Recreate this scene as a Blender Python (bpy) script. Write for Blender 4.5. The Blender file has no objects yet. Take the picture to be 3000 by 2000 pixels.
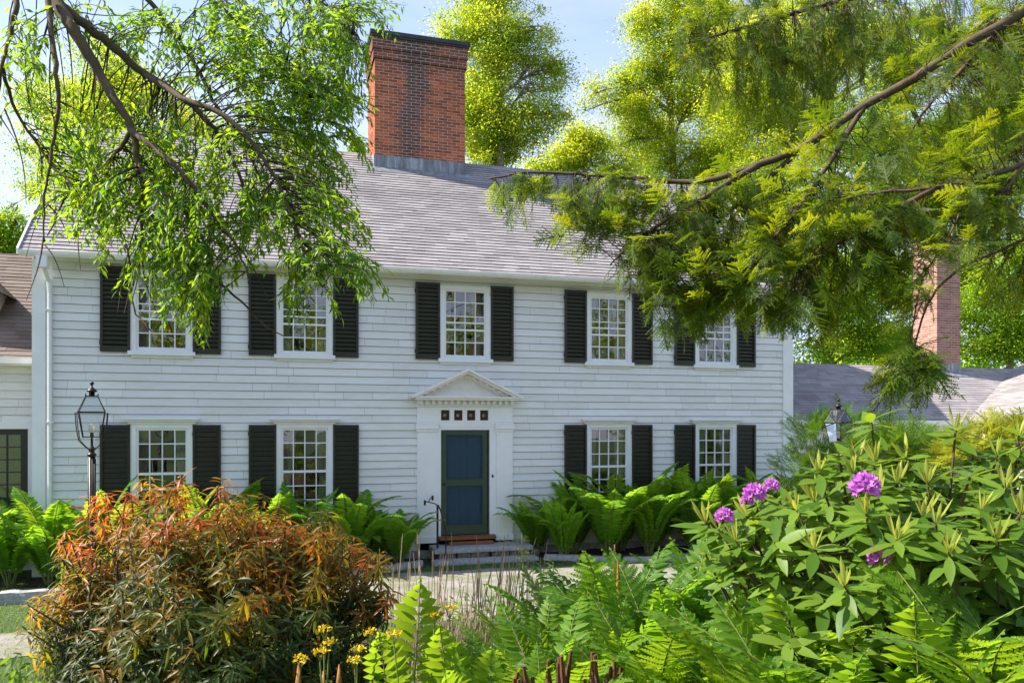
import bpy, math, random
import numpy as np
from mathutils import Vector, Matrix
random.seed(7)
RNG = np.random.default_rng(11)
SC = bpy.context.scene
COL = SC.collection
Q = 1.27551
FPX, CXP, HYP, CAMZ = 2333.3, 1500.0, 1243.0, 2.58
AY = math.atan(FPX / 7778.0)
FWD = np.array([math.sin(AY), math.cos(AY), 0.0])
RGT = np.array([math.cos(AY), -math.sin(AY), 0.0])
UPV = np.array([0, 0, 1.0])
CAM = np.array([-3.584, -15.212, CAMZ])


def at(x, y, d):
    """world point seen at overview pixel (x, y) at depth d metres"""
    return CAM + (FWD + RGT * (x * Q - CXP) / FPX + UPV * (HYP - y * Q) / FPX) * d


# ------------------------------------------------------------------ helpers
def tag(o, label=None, cat=None, group=None, kind=None):
    if label: o['label'] = label
    if cat: o['category'] = cat
    if group: o['group'] = group
    if kind: o['kind'] = kind
    return o


def empty(name, loc=(0, 0, 0), rz=0.0):
    o = bpy.data.objects.new(name, None)
    o.empty_display_size = 0.2
    COL.objects.link(o)
    o.location = loc
    o.rotation_euler = (0, 0, rz)
    return o


def link(name, me, m=None, parent=None, loc=None):
    o = bpy.data.objects.new(name, me)
    COL.objects.link(o)
    if m is not None and not me.materials:
        for x in (m if isinstance(m, (list, tuple)) else [m]):
            me.materials.append(x)
    if parent is not None: o.parent = parent
    if loc is not None: o.location = loc
    return o


class MB:
    """collects boxes, prisms and tubes, and links them as one mesh object"""
    def __init__(s):
        s.v, s.f = [], []

    def add(s, vs, fs):
        b = len(s.v)
        s.v += [tuple(map(float, p)) for p in vs]
        s.f += [tuple(b + i for i in f) for f in fs]
        return s

    def box(s, x0, x1, y0, y1, z0, z1):
        vs = [(x, y, z) for z in (z0, z1) for y in (y0, y1) for x in (x0, x1)]
        return s.add(vs, [(0, 2, 3, 1), (4, 5, 7, 6), (0, 1, 5, 4), (2, 6, 7, 3), (0, 4, 6, 2), (1, 3, 7, 5)])

    def hexa(s, p):
        """8 points: bottom ring of 4, top ring of 4"""
        return s.add(p, [(3, 2, 1, 0), (4, 5, 6, 7), (0, 1, 5, 4), (1, 2, 6, 5), (2, 3, 7, 6), (3, 0, 4, 7)])

    def prism(s, poly, y0, y1):
        """polygon in XZ extruded along Y"""
        n = len(poly)
        vs = [(x, y0, z) for x, z in poly] + [(x, y1, z) for x, z in poly]
        return s.add(vs, [tuple(range(n)), tuple(range(2 * n - 1, n - 1, -1))] +
                     [(i, i + n, (i + 1) % n + n, (i + 1) % n) for i in range(n)])

    def tube(s, pts, r, seg=6, cap=True):
        pts = [np.array(p, float) for p in pts]
        n = len(pts)
        r = [r] * n if np.isscalar(r) else list(r)
        ref = None
        vs, fs = [], []
        for i, p in enumerate(pts):
            t = pts[min(i + 1, n - 1)] - pts[max(i - 1, 0)]
            t = t / (np.linalg.norm(t) + 1e-9)
            if ref is None:
                ref = np.array([0, 0, 1.0]) if abs(t[2]) < .9 else np.array([1.0, 0, 0])
            u = np.cross(t, ref); u /= np.linalg.norm(u) + 1e-9
            w = np.cross(u, t); ref = w
            for k in range(seg):
                a = 2 * math.pi * k / seg
                vs.append(p + (u * math.cos(a) + w * math.sin(a)) * r[i])
        for i in range(n - 1):
            for k in range(seg):
                a, b = i * seg + k, i * seg + (k + 1) % seg
                fs.append((a, b, b + seg, a + seg))
        if cap:
            fs.append(tuple(range(seg - 1, -1, -1)))
            fs.append(tuple((n - 1) * seg + k for k in range(seg)))
        return s.add(vs, fs)

    def lathe(s, prof, c=(0, 0, 0), seg=16):
        """(r, z) profile turned round the vertical through c"""
        vs, fs = [], []
        n = len(prof)
        for r, z in prof:
            for k in range(seg):
                a = 2 * math.pi * k / seg
                vs.append((c[0] + r * math.cos(a), c[1] + r * math.sin(a), c[2] + z))
        for i in range(n - 1):
            for k in range(seg):
                a, b = i * seg + k, i * seg + (k + 1) % seg
                fs.append((a, b, b + seg, a + seg))
        fs.append(tuple(range(seg - 1, -1, -1)))
        fs.append(tuple((n - 1) * seg + k for k in range(seg)))
        return s.add(vs, fs)

    def mesh(s, name, smooth=False):
        me = bpy.data.meshes.new(name)
        me.from_pydata(s.v, [], s.f)
        if smooth:
            me.polygons.foreach_set('use_smooth', [True] * len(me.polygons))
        me.update()
        return me

    def build(s, name, m, parent=None, smooth=False, loc=None):
        return link(name, s.mesh(name, smooth), m, parent, loc)


def tri_mesh(name, V, T, tint=None):
    """numpy triangles -> mesh, with an optional per-vertex 'tint' value"""
    V = np.ascontiguousarray(V, np.float32); T = np.ascontiguousarray(T, np.int32)
    me = bpy.data.meshes.new(name)
    me.vertices.add(len(V)); me.vertices.foreach_set('co', V.ravel())
    me.loops.add(T.size); me.loops.foreach_set('vertex_index', T.ravel())
    me.polygons.add(len(T))
    me.polygons.foreach_set('loop_start', np.arange(0, T.size, 3, dtype=np.int32))
    me.polygons.foreach_set('loop_total', np.full(len(T), 3, np.int32))
    me.update(calc_edges=True)
    if tint is not None:
        a = me.attributes.new('tint', 'FLOAT', 'POINT')
        a.data.foreach_set('value', np.ascontiguousarray(tint, np.float32))
    return me


class Scat:
    """gathers scattered copies of small triangle templates into one mesh"""
    def __init__(s):
        s.V, s.T, s.A, s.n = [], [], [], 0

    def add(s, tv, tt, mats, locs, tint=0.0):
        N, k = len(locs), len(tv)
        if N == 0: return s
        V = np.einsum('nij,vj->nvi', mats, tv) + locs[:, None, :]
        T = tt[None] + (np.arange(N) * k)[:, None, None] + s.n
        s.V.append(V.reshape(-1, 3)); s.T.append(T.reshape(-1, 3))
        t = np.broadcast_to(np.asarray(tint, float).reshape(-1, 1), (N, k))
        s.A.append(t.reshape(-1)); s.n += N * k
        return s

    def mesh(s, name):
        return tri_mesh(name, np.concatenate(s.V), np.concatenate(s.T), np.concatenate(s.A))


def unit(v):
    return v / (np.linalg.norm(v, axis=-1, keepdims=True) + 1e-9)


def basis(d, up, scale):
    """matrices with x along d, z near up; scale (N,) or (N,3)"""
    x = unit(d); y = unit(np.cross(up, x)); z = np.cross(x, y)
    M = np.stack([x, y, z], axis=2)
    sc = np.asarray(scale, float)
    if sc.ndim == 1: sc = np.repeat(sc[:, None], 3, 1)
    return M * sc[:, None, :]


def rdir(n, bias=(0, 0, 0), amt=1.0):
    return unit(RNG.normal(size=(n, 3)) * amt + np.array(bias))


# leaf templates (unit length along +x)
LEAF2 = (np.array([[0, 0, 0], [.45, .26, .05], [1, 0, -.04], [.45, -.26, .05]]), np.array([[0, 2, 1], [0, 3, 2]]))


def leaf_tpl(w=.2, nseg=4, fold=.06, droop=.18, power=1.0, stalk=.0):
    xs = np.linspace(0, 1, nseg + 1)
    V, T = [], []
    for x in xs:
        e = w * (math.sin(math.pi * min(1, max(0, x)) ** power) if 0 < x < 1 else 0)
        z = -droop * x * x
        xx = stalk + x * (1 - stalk)
        V += [[xx, e, z + fold * e / w if w else z], [xx, 0, z], [xx, -e, z + fold * e / w]]
    for i in range(nseg):
        a = i * 3; b = a + 3
        for p in (0, 1):
            q = [a + p, b + p, b + p + 1, a + p + 1]
            if i == 0: T.append([q[0], q[1], q[2]])
            elif i == nseg - 1: T.append([q[0], q[1], q[3]])
            else: T += [[q[0], q[1], q[2]], [q[0], q[2], q[3]]]
    return np.array(V), np.array(T)


LANCE = leaf_tpl(.17, 4, .05, .22)
BROAD = leaf_tpl(.165, 5, .05, .2, .85)
NARROW = leaf_tpl(.105, 4, .035, .38)


# ------------------------------------------------------------------ materials
def newmat(name):
    m = bpy.data.materials.new(name); m.use_nodes = True
    nt = m.node_tree
    return m, nt, nt.nodes['Principled BSDF'], nt.nodes['Material Output']


def N(nt, t, **kw):
    n = nt.nodes.new(t)
    for k, v in kw.items():
        if k in n.inputs: n.inputs[k].default_value = v
        else: setattr(n, k, v)
    return n


def rgb(c): return (c[0], c[1], c[2], 1)


def ramp(nt, fac, stops):
    r = N(nt, 'ShaderNodeValToRGB')
    el = r.color_ramp.elements
    while len(el) < len(stops): el.new(.5)
    for e, (p, c) in zip(el, stops):
        e.position = p; e.color = rgb(c)
    nt.links.new(fac, r.inputs[0])
    return r.outputs[0]


def noise(nt, scale, detail=4, rough=.6, stretch=None, co='Object'):
    tc = N(nt, 'ShaderNodeTexCoord')
    src = tc.outputs[co]
    if stretch:
        mp = N(nt, 'ShaderNodeMapping'); mp.inputs['Scale'].default_value = stretch
        nt.links.new(src, mp.inputs[0]); src = mp.outputs[0]
    n = N(nt, 'ShaderNodeTexNoise', Scale=scale, Detail=detail, Roughness=rough)
    nt.links.new(src, n.inputs['Vector'])
    return n.outputs[0]


def mixc(nt, fac, a, b, mode='MIX'):
    m = N(nt, 'ShaderNodeMix', data_type='RGBA', blend_type=mode)
    for s, v in ((0, fac), (6, a), (7, b)):
        if hasattr(v, 'is_output'): nt.links.new(v, m.inputs[s])
        else: m.inputs[s].default_value = rgb(v) if isinstance(v, (tuple, list)) else v
    return m.outputs[2]


def bump(nt, bs, h, strength=.3, dist=.02):
    b = N(nt, 'ShaderNodeBump', Strength=strength, Distance=dist)
    nt.links.new(h, b.inputs['Height']); nt.links.new(b.outputs[0], bs.inputs['Normal'])


def island(nt): return N(nt, 'ShaderNodeNewGeometry').outputs['Random Per Island']


def plain(name, c, rough=.6, var=.12, scale=6, bmp=.15, metal=0, stretch=None, spec=.4):
    m, nt, bs, _ = newmat(name)
    n = noise(nt, scale, 6, .65, stretch)
    lo = tuple(x * (1 - var) for x in c); hi = tuple(min(1, x * (1 + var)) for x in c)
    nt.links.new(ramp(nt, n, [(.3, lo), (.7, hi)]), bs.inputs['Base Color'])
    bs.inputs['Roughness'].default_value = rough; bs.inputs['Metallic'].default_value = metal
    bs.inputs['Specular IOR Level'].default_value = spec
    if bmp: bump(nt, bs, noise(nt, scale * 8, 4, .6, stretch), bmp, .004)
    return m


def leafmat(name, c1, c2, tr, tmix=.45, rough=.42, spec=.35, tints=None, clump=False):
    """leaf: diffuse + gloss + light coming through; colour differs leaf by leaf"""
    m, nt, bs, out = newmat(name)
    isl = island(nt)
    col = ramp(nt, isl, [(0, c1), (.5, tuple((a + b) / 2 for a, b in zip(c1, c2))), (1, c2)])
    trc = ramp(nt, isl, [(0, tuple(x * .75 for x in tr)), (1, tr)])
    if tints:
        at_ = N(nt, 'ShaderNodeAttribute', attribute_name='tint')
        t1 = ramp(nt, at_.outputs['Fac'], [(p, c) for p, c, _ in tints])
        t2 = ramp(nt, at_.outputs['Fac'], [(p, c) for p, _, c in tints])
        v = ramp(nt, isl, [(0, (.6, .6, .6)), (1, (1.35, 1.3, 1.3))])
        col = mixc(nt, 1.0, t1, v, 'MULTIPLY'); trc = mixc(nt, 1.0, t2, v, 'MULTIPLY')
    if clump:   # each spray of a crown is its own shade, from fresh yellow to deeper green
        at_ = N(nt, 'ShaderNodeAttribute', attribute_name='tint')
        k1 = ramp(nt, at_.outputs['Fac'], [(0, (.38, .58, .7)), (.5, (.85, .95, .9)), (1, (1.2, 1.1, .9))])
        col = mixc(nt, 1.0, col, k1, 'MULTIPLY'); trc = mixc(nt, 1.0, trc, k1, 'MULTIPLY')
    nt.links.new(col, bs.inputs['Base Color'])
    bs.inputs['Roughness'].default_value = rough
    bs.inputs['Specular IOR Level'].default_value = spec
    t = N(nt, 'ShaderNodeBsdfTranslucent'); nt.links.new(trc, t.inputs[0])
    mx = N(nt, 'ShaderNodeMixShader'); mx.inputs[0].default_value = tmix
    nt.links.new(bs.outputs[0], mx.inputs[1]); nt.links.new(t.outputs[0], mx.inputs[2])
    nt.links.new(mx.outputs[0], out.inputs[0])
    return m


M = {}


def make_mats():
    # white paint on boards, each board a touch different, with faint dirt
    m, nt, bs, _ = newmat('white_clapboard_paint')
    v = ramp(nt, island(nt), [(0, (.69, .685, .67)), (.6, (.745, .74, .725)), (1, (.775, .77, .755))])
    d = ramp(nt, noise(nt, 1.3, 8, .7, (1, 1, 2.2)), [(.32, (.93, .92, .88)), (.6, (1, 1, 1))])
    d2 = ramp(nt, noise(nt, 26, 4, .6, (.15, 1, 1)), [(.3, (.94, .94, .93)), (.6, (1, 1, 1))])
    c = mixc(nt, 1.0, mixc(nt, 1.0, v, d, 'MULTIPLY'), d2, 'MULTIPLY')
    nt.links.new(c, bs.inputs['Base Color']); bs.inputs['Roughness'].default_value = .5
    bump(nt, bs, noise(nt, 60, 5, .6, (.08, 1, 1)), .25, .003)
    M['clap'] = m
    M['trim'] = plain('white_trim_paint', (.78, .78, .77), .45, .05, 3, .1)
    m, nt, bs, _ = newmat('weathered_trim_paint')
    n = noise(nt, 7, 8, .75)
    nt.links.new(ramp(nt, n, [(.40, (.80, .79, .77)), (.62, (.76, .72, .64)), (.74, (.5, .36, .2))]), bs.inputs['Base Color'])
    bs.inputs['Roughness'].default_value = .55
    M['trim_old'] = m
    M['shutter'] = plain('black_green_paint', (.020, .022, .014), .42, .25, 8, .12)
    M['screen_green'] = plain('dark_green_door_paint', (.035, .06, .038), .42, .15, 8, .1)
    M['door_blue'] = plain('slate_blue_paint', (.028, .10, .175), .45, .1, 6, .1)
    m, nt, bs, out = newmat('insect_screen')
    bs.inputs['Base Color'].default_value = (.025, .055, .085, 1); bs.inputs['Roughness'].default_value = .5
    tr = N(nt, 'ShaderNodeBsdfTransparent'); mx = N(nt, 'ShaderNodeMixShader'); mx.inputs[0].default_value = .68
    nt.links.new(bs.outputs[0], mx.inputs[1]); nt.links.new(tr.outputs[0], mx.inputs[2]); nt.links.new(mx.outputs[0], out.inputs[0])
    M['screen'] = m

    def glass(name, tint, boost, wavy=.06):
        m, nt, bs, out = newmat(name)
        g = N(nt, 'ShaderNodeBsdfGlossy', Roughness=.015)
        b = N(nt, 'ShaderNodeBump', Strength=wavy, Distance=.02)
        nt.links.new(noise(nt, 3.2, 2, .5), b.inputs['Height'])
        nt.links.new(b.outputs[0], g.inputs['Normal'])
        tr = N(nt, 'ShaderNodeBsdfTransparent'); tr.inputs[0].default_value = rgb(tint)
        fr = N(nt, 'ShaderNodeFresnel', IOR=1.52)
        mt = N(nt, 'ShaderNodeMath', operation='MULTIPLY', use_clamp=True); mt.inputs[1].default_value = boost
        nt.links.new(fr.outputs[0], mt.inputs[0])
        mx = N(nt, 'ShaderNodeMixShader')
        nt.links.new(mt.outputs[0], mx.inputs[0]); nt.links.new(tr.outputs[0], mx.inputs[1]); nt.links.new(g.outputs[0], mx.inputs[2])
        nt.links.new(mx.outputs[0], out.inputs[0])
        return m
    M['glass'] = glass('old_window_glass', (.75, .78, .74), 4.2)
    M['lamp_glass'] = glass('lantern_glass', (.93, .95, .95), 1.6, .02)
    M['bullseye'] = plain('amber_bullseye_glass', (.045, .028, .008), .3, .3, 9, 0, 0, None, .25)
    M['shade_sheathing'] = plain('lap_shade_sheathing', (.05, .045, .035), .9, .2, 4, 0)  # coloured dark to stand in for the shadow line under each clapboard
    M['curtain'] = plain('sheer_curtain_cloth', (.55, .54, .48), .9, .15, 9, .2, 0, (6, 6, .3))
    M['room_shade'] = plain('shade_toned_plaster', (.10, .085, .065), .9, .2, 2, 0)  # gloom of the unlit rooms is put into the plaster colour

    def shingles(name, lo, mid, hi, stain):
        m, nt, bs, _ = newmat(name)
        v = ramp(nt, island(nt), [(0, lo), (.5, mid), (1, hi)])
        s = ramp(nt, noise(nt, .9, 8, .7), [(.35, stain), (.6, (1, 1, 1))])
        g = ramp(nt, noise(nt, 90, 3, .7), [(.3, (.82, .82, .82)), (.7, (1.1, 1.1, 1.1))])
        nt.links.new(mixc(nt, 1.0, mixc(nt, 1.0, v, s, 'MULTIPLY'), g, 'MULTIPLY'), bs.inputs['Base Color'])
        bs.inputs['Roughness'].default_value = .85
        bump(nt, bs, noise(nt, 120, 4, .7), .4, .004)
        return m
    M['roof'] = shingles('grey_roof_shingles', (.255, .235, .235), (.31, .285, .285), (.37, .34, .34), (.82, .80, .82))
    M['roof_brown'] = shingles('brown_roof_shingles', (.15, .115, .095), (.19, .15, .125), (.225, .18, .155), (.75, .72, .7))
    M['mortar'] = plain('old_lime_mortar', (.50, .44, .39), .95, .2, 14, .4)

    def brick(name, lo, hi, soot):
        m, nt, bs, _ = newmat(name)
        v = ramp(nt, island(nt), [(0, lo), (.8, hi), (1, tuple(x * 1.25 for x in hi))])
        g = ramp(nt, noise(nt, 30, 5, .7), [(.25, (.7, .7, .7)), (.7, (1.12, 1.12, 1.12))])
        c = mixc(nt, 1.0, v, g, 'MULTIPLY')
        if soot:
            tc = N(nt, 'ShaderNodeTexCoord'); sp = N(nt, 'ShaderNodeSeparateXYZ'); nt.links.new(tc.outputs['Object'], sp.inputs[0])
            # soot run down the middle of the front, and a dark collar under the cap
            a = N(nt, 'ShaderNodeMath', operation='ADD'); a.inputs[1].default_value = .52
            nt.links.new(sp.outputs['X'], a.inputs[0])
            ab = N(nt, 'ShaderNodeMath', operation='ABSOLUTE'); nt.links.new(a.outputs[0], ab.inputs[0])
            nn = noise(nt, 3.5, 6, .7, (1.6, 1, .35))
            sb = N(nt, 'ShaderNodeMath', operation='MULTIPLY_ADD'); sb.inputs[1].default_value = 1.25
            nt.links.new(nn, sb.inputs[0])
            ng = N(nt, 'ShaderNodeMath', operation='MULTIPLY'); ng.inputs[1].default_value = -1.0
            nt.links.new(ab.outputs[0], ng.inputs[0]); nt.links.new(ng.outputs[0], sb.inputs[2])
            f = ramp(nt, sb.outputs[0], [(.22, (0, 0, 0)), (.46, (.75, .75, .75))])
            c = mixc(nt, f, c, (.045, .036, .036))
            zz = N(nt, 'ShaderNodeMath', operation='MULTIPLY_ADD'); zz.inputs[1].default_value = .9
            nt.links.new(noise(nt, 2.2, 6, .7, (1, 1, .8)), zz.inputs[0])
            nt.links.new(sp.outputs['Z'], zz.inputs[2])
            f2 = ramp(nt, zz.outputs[0], [(.0, (0, 0, 0)), (1, (0, 0, 0))])
            mr = N(nt, 'ShaderNodeMapRange'); mr.inputs['From Min'].default_value = 10.9; mr.inputs['From Max'].default_value = 11.9
            mr.inputs['To Max'].default_value = .75
            nt.links.new(zz.outputs[0], mr.inputs['Value'])
            c = mixc(nt, mr.outputs[0], c, (.055, .038, .034))
            e = ramp(nt, noise(nt, 2.6, 7, .75, (1, 1, .6)), [(.64, (0, 0, 0)), (.8, (.45, .45, .45))])
            c = mixc(nt, e, c, (.42, .36, .33))
        nt.links.new(c, bs.inputs['Base Color']); bs.inputs['Roughness'].default_value = .9
        bump(nt, bs, noise(nt, 45, 5, .7), .5, .006)
        return m
    M['brick'] = brick('red_brick', (.23, .05, .02), (.46, .12, .043), True)
    M['brick_pink'] = brick('faded_pink_brick', (.24, .10, .075), (.34, .17, .13), False)
    m, nt, bs, _ = newmat('weathered_lead')
    n = noise(nt, 3.5, 7, .7, (3.5, 3.5, .6))
    nt.links.new(ramp(nt, n, [(.35, (.13, .14, .155)), (.55, (.25, .265, .29)), (.72, (.5, .52, .55))]), bs.inputs['Base Color'])
    bs.inputs['Roughness'].default_value = .6; bs.inputs['Metallic'].default_value = .25
    M['lead'] = m
    M['slab'] = plain('dark_slate_cap', (.045, .045, .055), .7, .3, 6, .3)
    M['iron'] = plain('dark_painted_iron', (.018, .018, .016), .4, .3, 12, .15, .3)
    M['copper'] = plain('tarnished_lantern_metal', (.045, .038, .03), .38, .35, 14, .15, .7)
    M['bulb'] = plain('pale_lamp_globe', (.7, .68, .6), .2, .05, 6, 0)
    M['wood'] = plain('red_brown_threshold_wood', (.22, .085, .035), .6, .35, 6, .4, 0, (1.2, 8, 8))
    M['granite'] = plain('grey_granite', (.34, .34, .35), .85, .3, 22, .6)
    M['stone'] = plain('mossy_fieldstone', (.16, .145, .11), .95, .5, 9, .8)
    M['bark'] = plain('grey_brown_bark', (.085, .06, .032), .9, .4, 9, .8, 0, (1, 1, .35))
    M['bark_pale'] = plain('pale_grey_bark', (.17, .15, .125), .9, .3, 7, .7, 0, (1, 1, .35))
    M['twig'] = plain('brown_twig_bark', (.05, .034, .016), .85, .3, 14, .4)
    M['stalk'] = plain('bleached_dry_stalk', (.27, .20, .13), .8, .35, 30, .2)
    M['fertile'] = plain('cinnamon_brown_spike', (.34, .13, .03), .8, .4, 60, .6)
    M['rootstock'] = plain('fibrous_brown_rootstock', (.10, .042, .018), .95, .5, 30, .9, 0, (1, 1, .2))
    M['fern_stem'] = plain('pale_green_fern_stem', (.16, .2, .05), .6, .2, 20, .1)

    # ground
    m, nt, bs, _ = newmat('mulch_and_soil')
    n = noise(nt, 9, 9, .75)
    nt.links.new(ramp(nt, n, [(.3, (.02, .014, .009)), (.55, (.055, .038, .024)), (.75, (.11, .075, .045))]), bs.inputs['Base Color'])
    bs.inputs['Roughness'].default_value = .95; bump(nt, bs, noise(nt, 30, 6, .7), .8, .03)
    M['soil'] = m
    m, nt, bs, _ = newmat('short_lawn_turf')
    n = noise(nt, 3, 8, .7)
    nt.links.new(ramp(nt, n, [(.3, (.03, .06, .012)), (.55, (.055, .095, .02)), (.75, (.10, .12, .035))]), bs.inputs['Base Color'])
    bs.inputs['Roughness'].default_value = .9; bump(nt, bs, noise(nt, 70, 4, .7), .8, .02)
    M['turf'] = m
    m, nt, bs, _ = newmat('pale_gravel_path')
    n = noise(nt, 60, 6, .75)
    c = ramp(nt, n, [(.3, (.17, .15, .14)), (.55, (.31, .285, .27)), (.75, (.46, .43, .40))])
    w = ramp(nt, noise(nt, 1.6, 7, .7), [(.42, (1, 1, 1)), (.6, (.5, .6, .28))])
    nt.links.new(mixc(nt, 1.0, c, w, 'MULTIPLY'), bs.inputs['Base Color'])
    bs.inputs['Roughness'].default_value = .95; bump(nt, bs, n, .7, .012)
    M['gravel'] = m

    # foliage
    M['maple'] = leafmat('yellow_green_leaves', (.12, .19, .010), (.24, .28, .016), (.88, .92, .05), .6, .55, .2, None, True)
    M['maple_deep'] = leafmat('mid_green_leaves', (.075, .16, .010), (.15, .23, .016), (.68, .86, .045), .6, .55, .2, None, True)
    M['ash'] = leafmat('fresh_green_leaves', (.035, .10, .007), (.085, .17, .012), (.50, .72, .02), .55, .42, .3, None, True)
    M['hemlock'] = leafmat('hemlock_needles', (.036, .074, .006), (.105, .15, .011), (.52, .60, .016), .52, .5, .25, None, True)
    M['fern'] = leafmat('fern_green', (.032, .11, .009), (.085, .18, .013), (.34, .62, .02), .48, .5, .25)
    M['fern_light'] = leafmat('pale_fern_green', (.065, .165, .012), (.13, .235, .018), (.48, .70, .025), .48, .5, .25)
    M['rhodo'] = leafmat('rhododendron_leaf', (.05, .115, .012), (.14, .22, .026), (.44, .62, .03), .36, .45, .22)
    M['shoot'] = leafmat('pale_new_shoot', (.24, .29, .05), (.36, .39, .08), (.6, .62, .08), .42, .45)
    M['petal'] = leafmat('magenta_petal', (.48, .10, .52), (.74, .30, .76), (.75, .22, .8), .42, .5, .2)
    M['bronze'] = leafmat('bronze_and_green_leaf', (.1, .1, .1), (.1, .1, .1), (.2, .2, .2), .44, .42, .28, tints=[
        (0, (.022, .05, .007), (.12, .22, .012)), (.35, (.075, .085, .008), (.42, .40, .015)),
        (.6, (.20, .12, .010), (.75, .42, .02)), (.8, (.28, .095, .010), (.85, .30, .02)), (1, (.34, .065, .012), (.9, .17, .025))])
    M['fern_far'] = leafmat('house_fern_green', (.07, .21, .014), (.15, .30, .02), (.5, .82, .04), .52, .5, .25)
    M['weed'] = leafmat('weed_leaf', (.035, .095, .010), (.10, .18, .02), (.34, .56, .03), .45, .5)
    M['hosta'] = leafmat('broad_hosta_leaf', (.06, .15, .015), (.11, .21, .024), (.36, .58, .03), .42, .45)
    M['yew'] = leafmat('dark_evergreen_sprays', (.02, .07, .010), (.055, .12, .016), (.22, .42, .02), .45, .5)
    M['gold'] = leafmat('golden_leaves', (.22, .25, .02), (.36, .38, .03), (.66, .68, .05), .5, .5)
    M['grass'] = leafmat('grass_blade', (.04, .10, .010), (.12, .18, .02), (.34, .5, .03), .42, .5)
    M['yellow'] = leafmat('yellow_flower', (.62, .42, .01), (.75, .55, .02), (.7, .5, .02), .3, .6, .2)


make_mats()


# ------------------------------------------------------------------ the house
def interval_cut(x0, x1, cuts):
    out = [(x0, x1)]
    for a, b in cuts:
        nx = []
        for p, q in out:
            if b <= p or a >= q: nx.append((p, q)); continue
            if a > p: nx.append((p, a))
            if b < q: nx.append((b, q))
        out = nx
    return [(p, q) for p, q in out if q - p > .01]


def clapboards(mb, x0, x1, z0, z1, Y, openings, e=.1445, joints=True):
    z = z0
    while z < z1 - .01:
        zt = min(z + e, z1)
        br = sorted({z, zt} | {v for o in openings for v in o[2:] if z < v < zt})
        splits = []
        x = x0 + random.uniform(.2, 1.2)
        while joints and x < x1:
            splits.append(x); x += random.choice([.35, .6, .8, 1.0, 1.4, 1.9, 2.4]) * random.uniform(.8, 1.2)
        lift = random.uniform(-.0015, .0015)
        for a, b in zip(br[:-1], br[1:]):
            cuts = [(o[0], o[1]) for o in openings if o[2] < b - 1e-6 and o[3] > a + 1e-6]
            for p, q in interval_cut(x0, x1, cuts):
                xs = [p] + [s for s in splits if p + .03 < s < q - .03] + [q]
                for u, v in zip(xs[:-1], xs[1:]):
                    u2 = u + (.002 if u > p else 0); v2 = v - (.002 if v < q else 0); bt = b - (.007 if b == br[-1] else 0)  # gap above each board bares the dark backing as a painted shadow line
                    ta = .030 - .022 * (a - z) / e + lift + random.uniform(-.0015, .0015)
                    tb = .030 - .022 * (b - z) / e + lift
                    mb.hexa([(u2, Y, a), (v2, Y, a), (v2, Y - ta, a), (u2, Y - ta, a),
                             (u2, Y, bt), (v2, Y, bt), (v2, Y - tb, bt), (u2, Y - tb, bt)])
        z = zt


def shingles(mb, O, u, v, W, L, e, post=None, tab=.3, butt=.014):
    O, u, v = map(lambda t: np.array(t, float), (O, u, v))
    u /= np.linalg.norm(u); v /= np.linalg.norm(v); n = np.cross(u, v)
    if n[2] < 0: n = -n
    i = 0
    while i * e < L - .01:
        a, b = i * e, min((i + 1) * e + .01, L)
        x = -random.uniform(0, tab * .8); wob = random.uniform(-.003, .003)
        while x < W:
            w = tab * random.uniform(.7, 1.3)
            p, q = max(0, x + .001), min(W, x + w - .001)
            if q - p > .02:
                h = butt + random.uniform(-.002, .003); aa = a + wob + random.uniform(-.003, .003)
                P = [O + u * s + v * t + n * k for (s, t, k) in
                     [(p, aa, 0), (q, aa, 0), (q, b, 0), (p, b, 0), (p, aa, h), (q, aa, h), (q, b, .003), (p, b, .003)]]
                if post: P = [post(k) for k in P]
                # bottom ring / top ring with outward faces
                mb.hexa(P)
            x += w
        i += 1


def sag(p):
    x, y, z = p
    t = min(1, max(0, (3.5 - y) / 3.9))
    k = min(1, max(0, (-1.5 - x) / 6.0))
    return np.array([x, y, z - .055 * k * k * (3 - 2 * k) * t + (.02 * max(0, min(1, (x + 1) / 5)) * t)])


def bricks(mb, mm, x0, x1, y0, y1, z0, z1, bl=.203, bh=.056, j=.0125):
    """courses of separate bricks round a mortar core; corners are lapped"""
    d = .095
    mm.box(x0 + .004, x1 - .004, y0 + .004, y1 - .004, z0, z1)
    z, c = z0, 0
    while z + bh <= z1 + .002:
        for side in ('f', 'b', 'l', 'r'):
            if side in 'fb': s0, s1 = (x0, x1) if c % 2 == 0 else (x0 + d + j, x1 - d - j)
            else: s0, s1 = (y0 + d + j, y1 - d - j) if c % 2 == 0 else (y0, y1)
            n = max(1, round((s1 - s0 + j) / (bl + j)))
            L = (s1 - s0 + j) / n - j
            off = 0
            for k in range(n):
                a = s0 + k * (L + j) + off; b = a + L
                g = random.uniform(-.0025, .0025)
                if side == 'f': mb.box(a, b, y0 - g, y0 + d, z, z + bh)
                elif side == 'b': mb.box(a, b, y1 - d, y1 + g, z, z + bh)
                elif side == 'l': mb.box(x0 - g, x0 + d, a, b, z, z + bh)
                else: mb.box(x1 - d, x1 + g, a, b, z, z + bh)
        z += bh + j; c += 1


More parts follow.
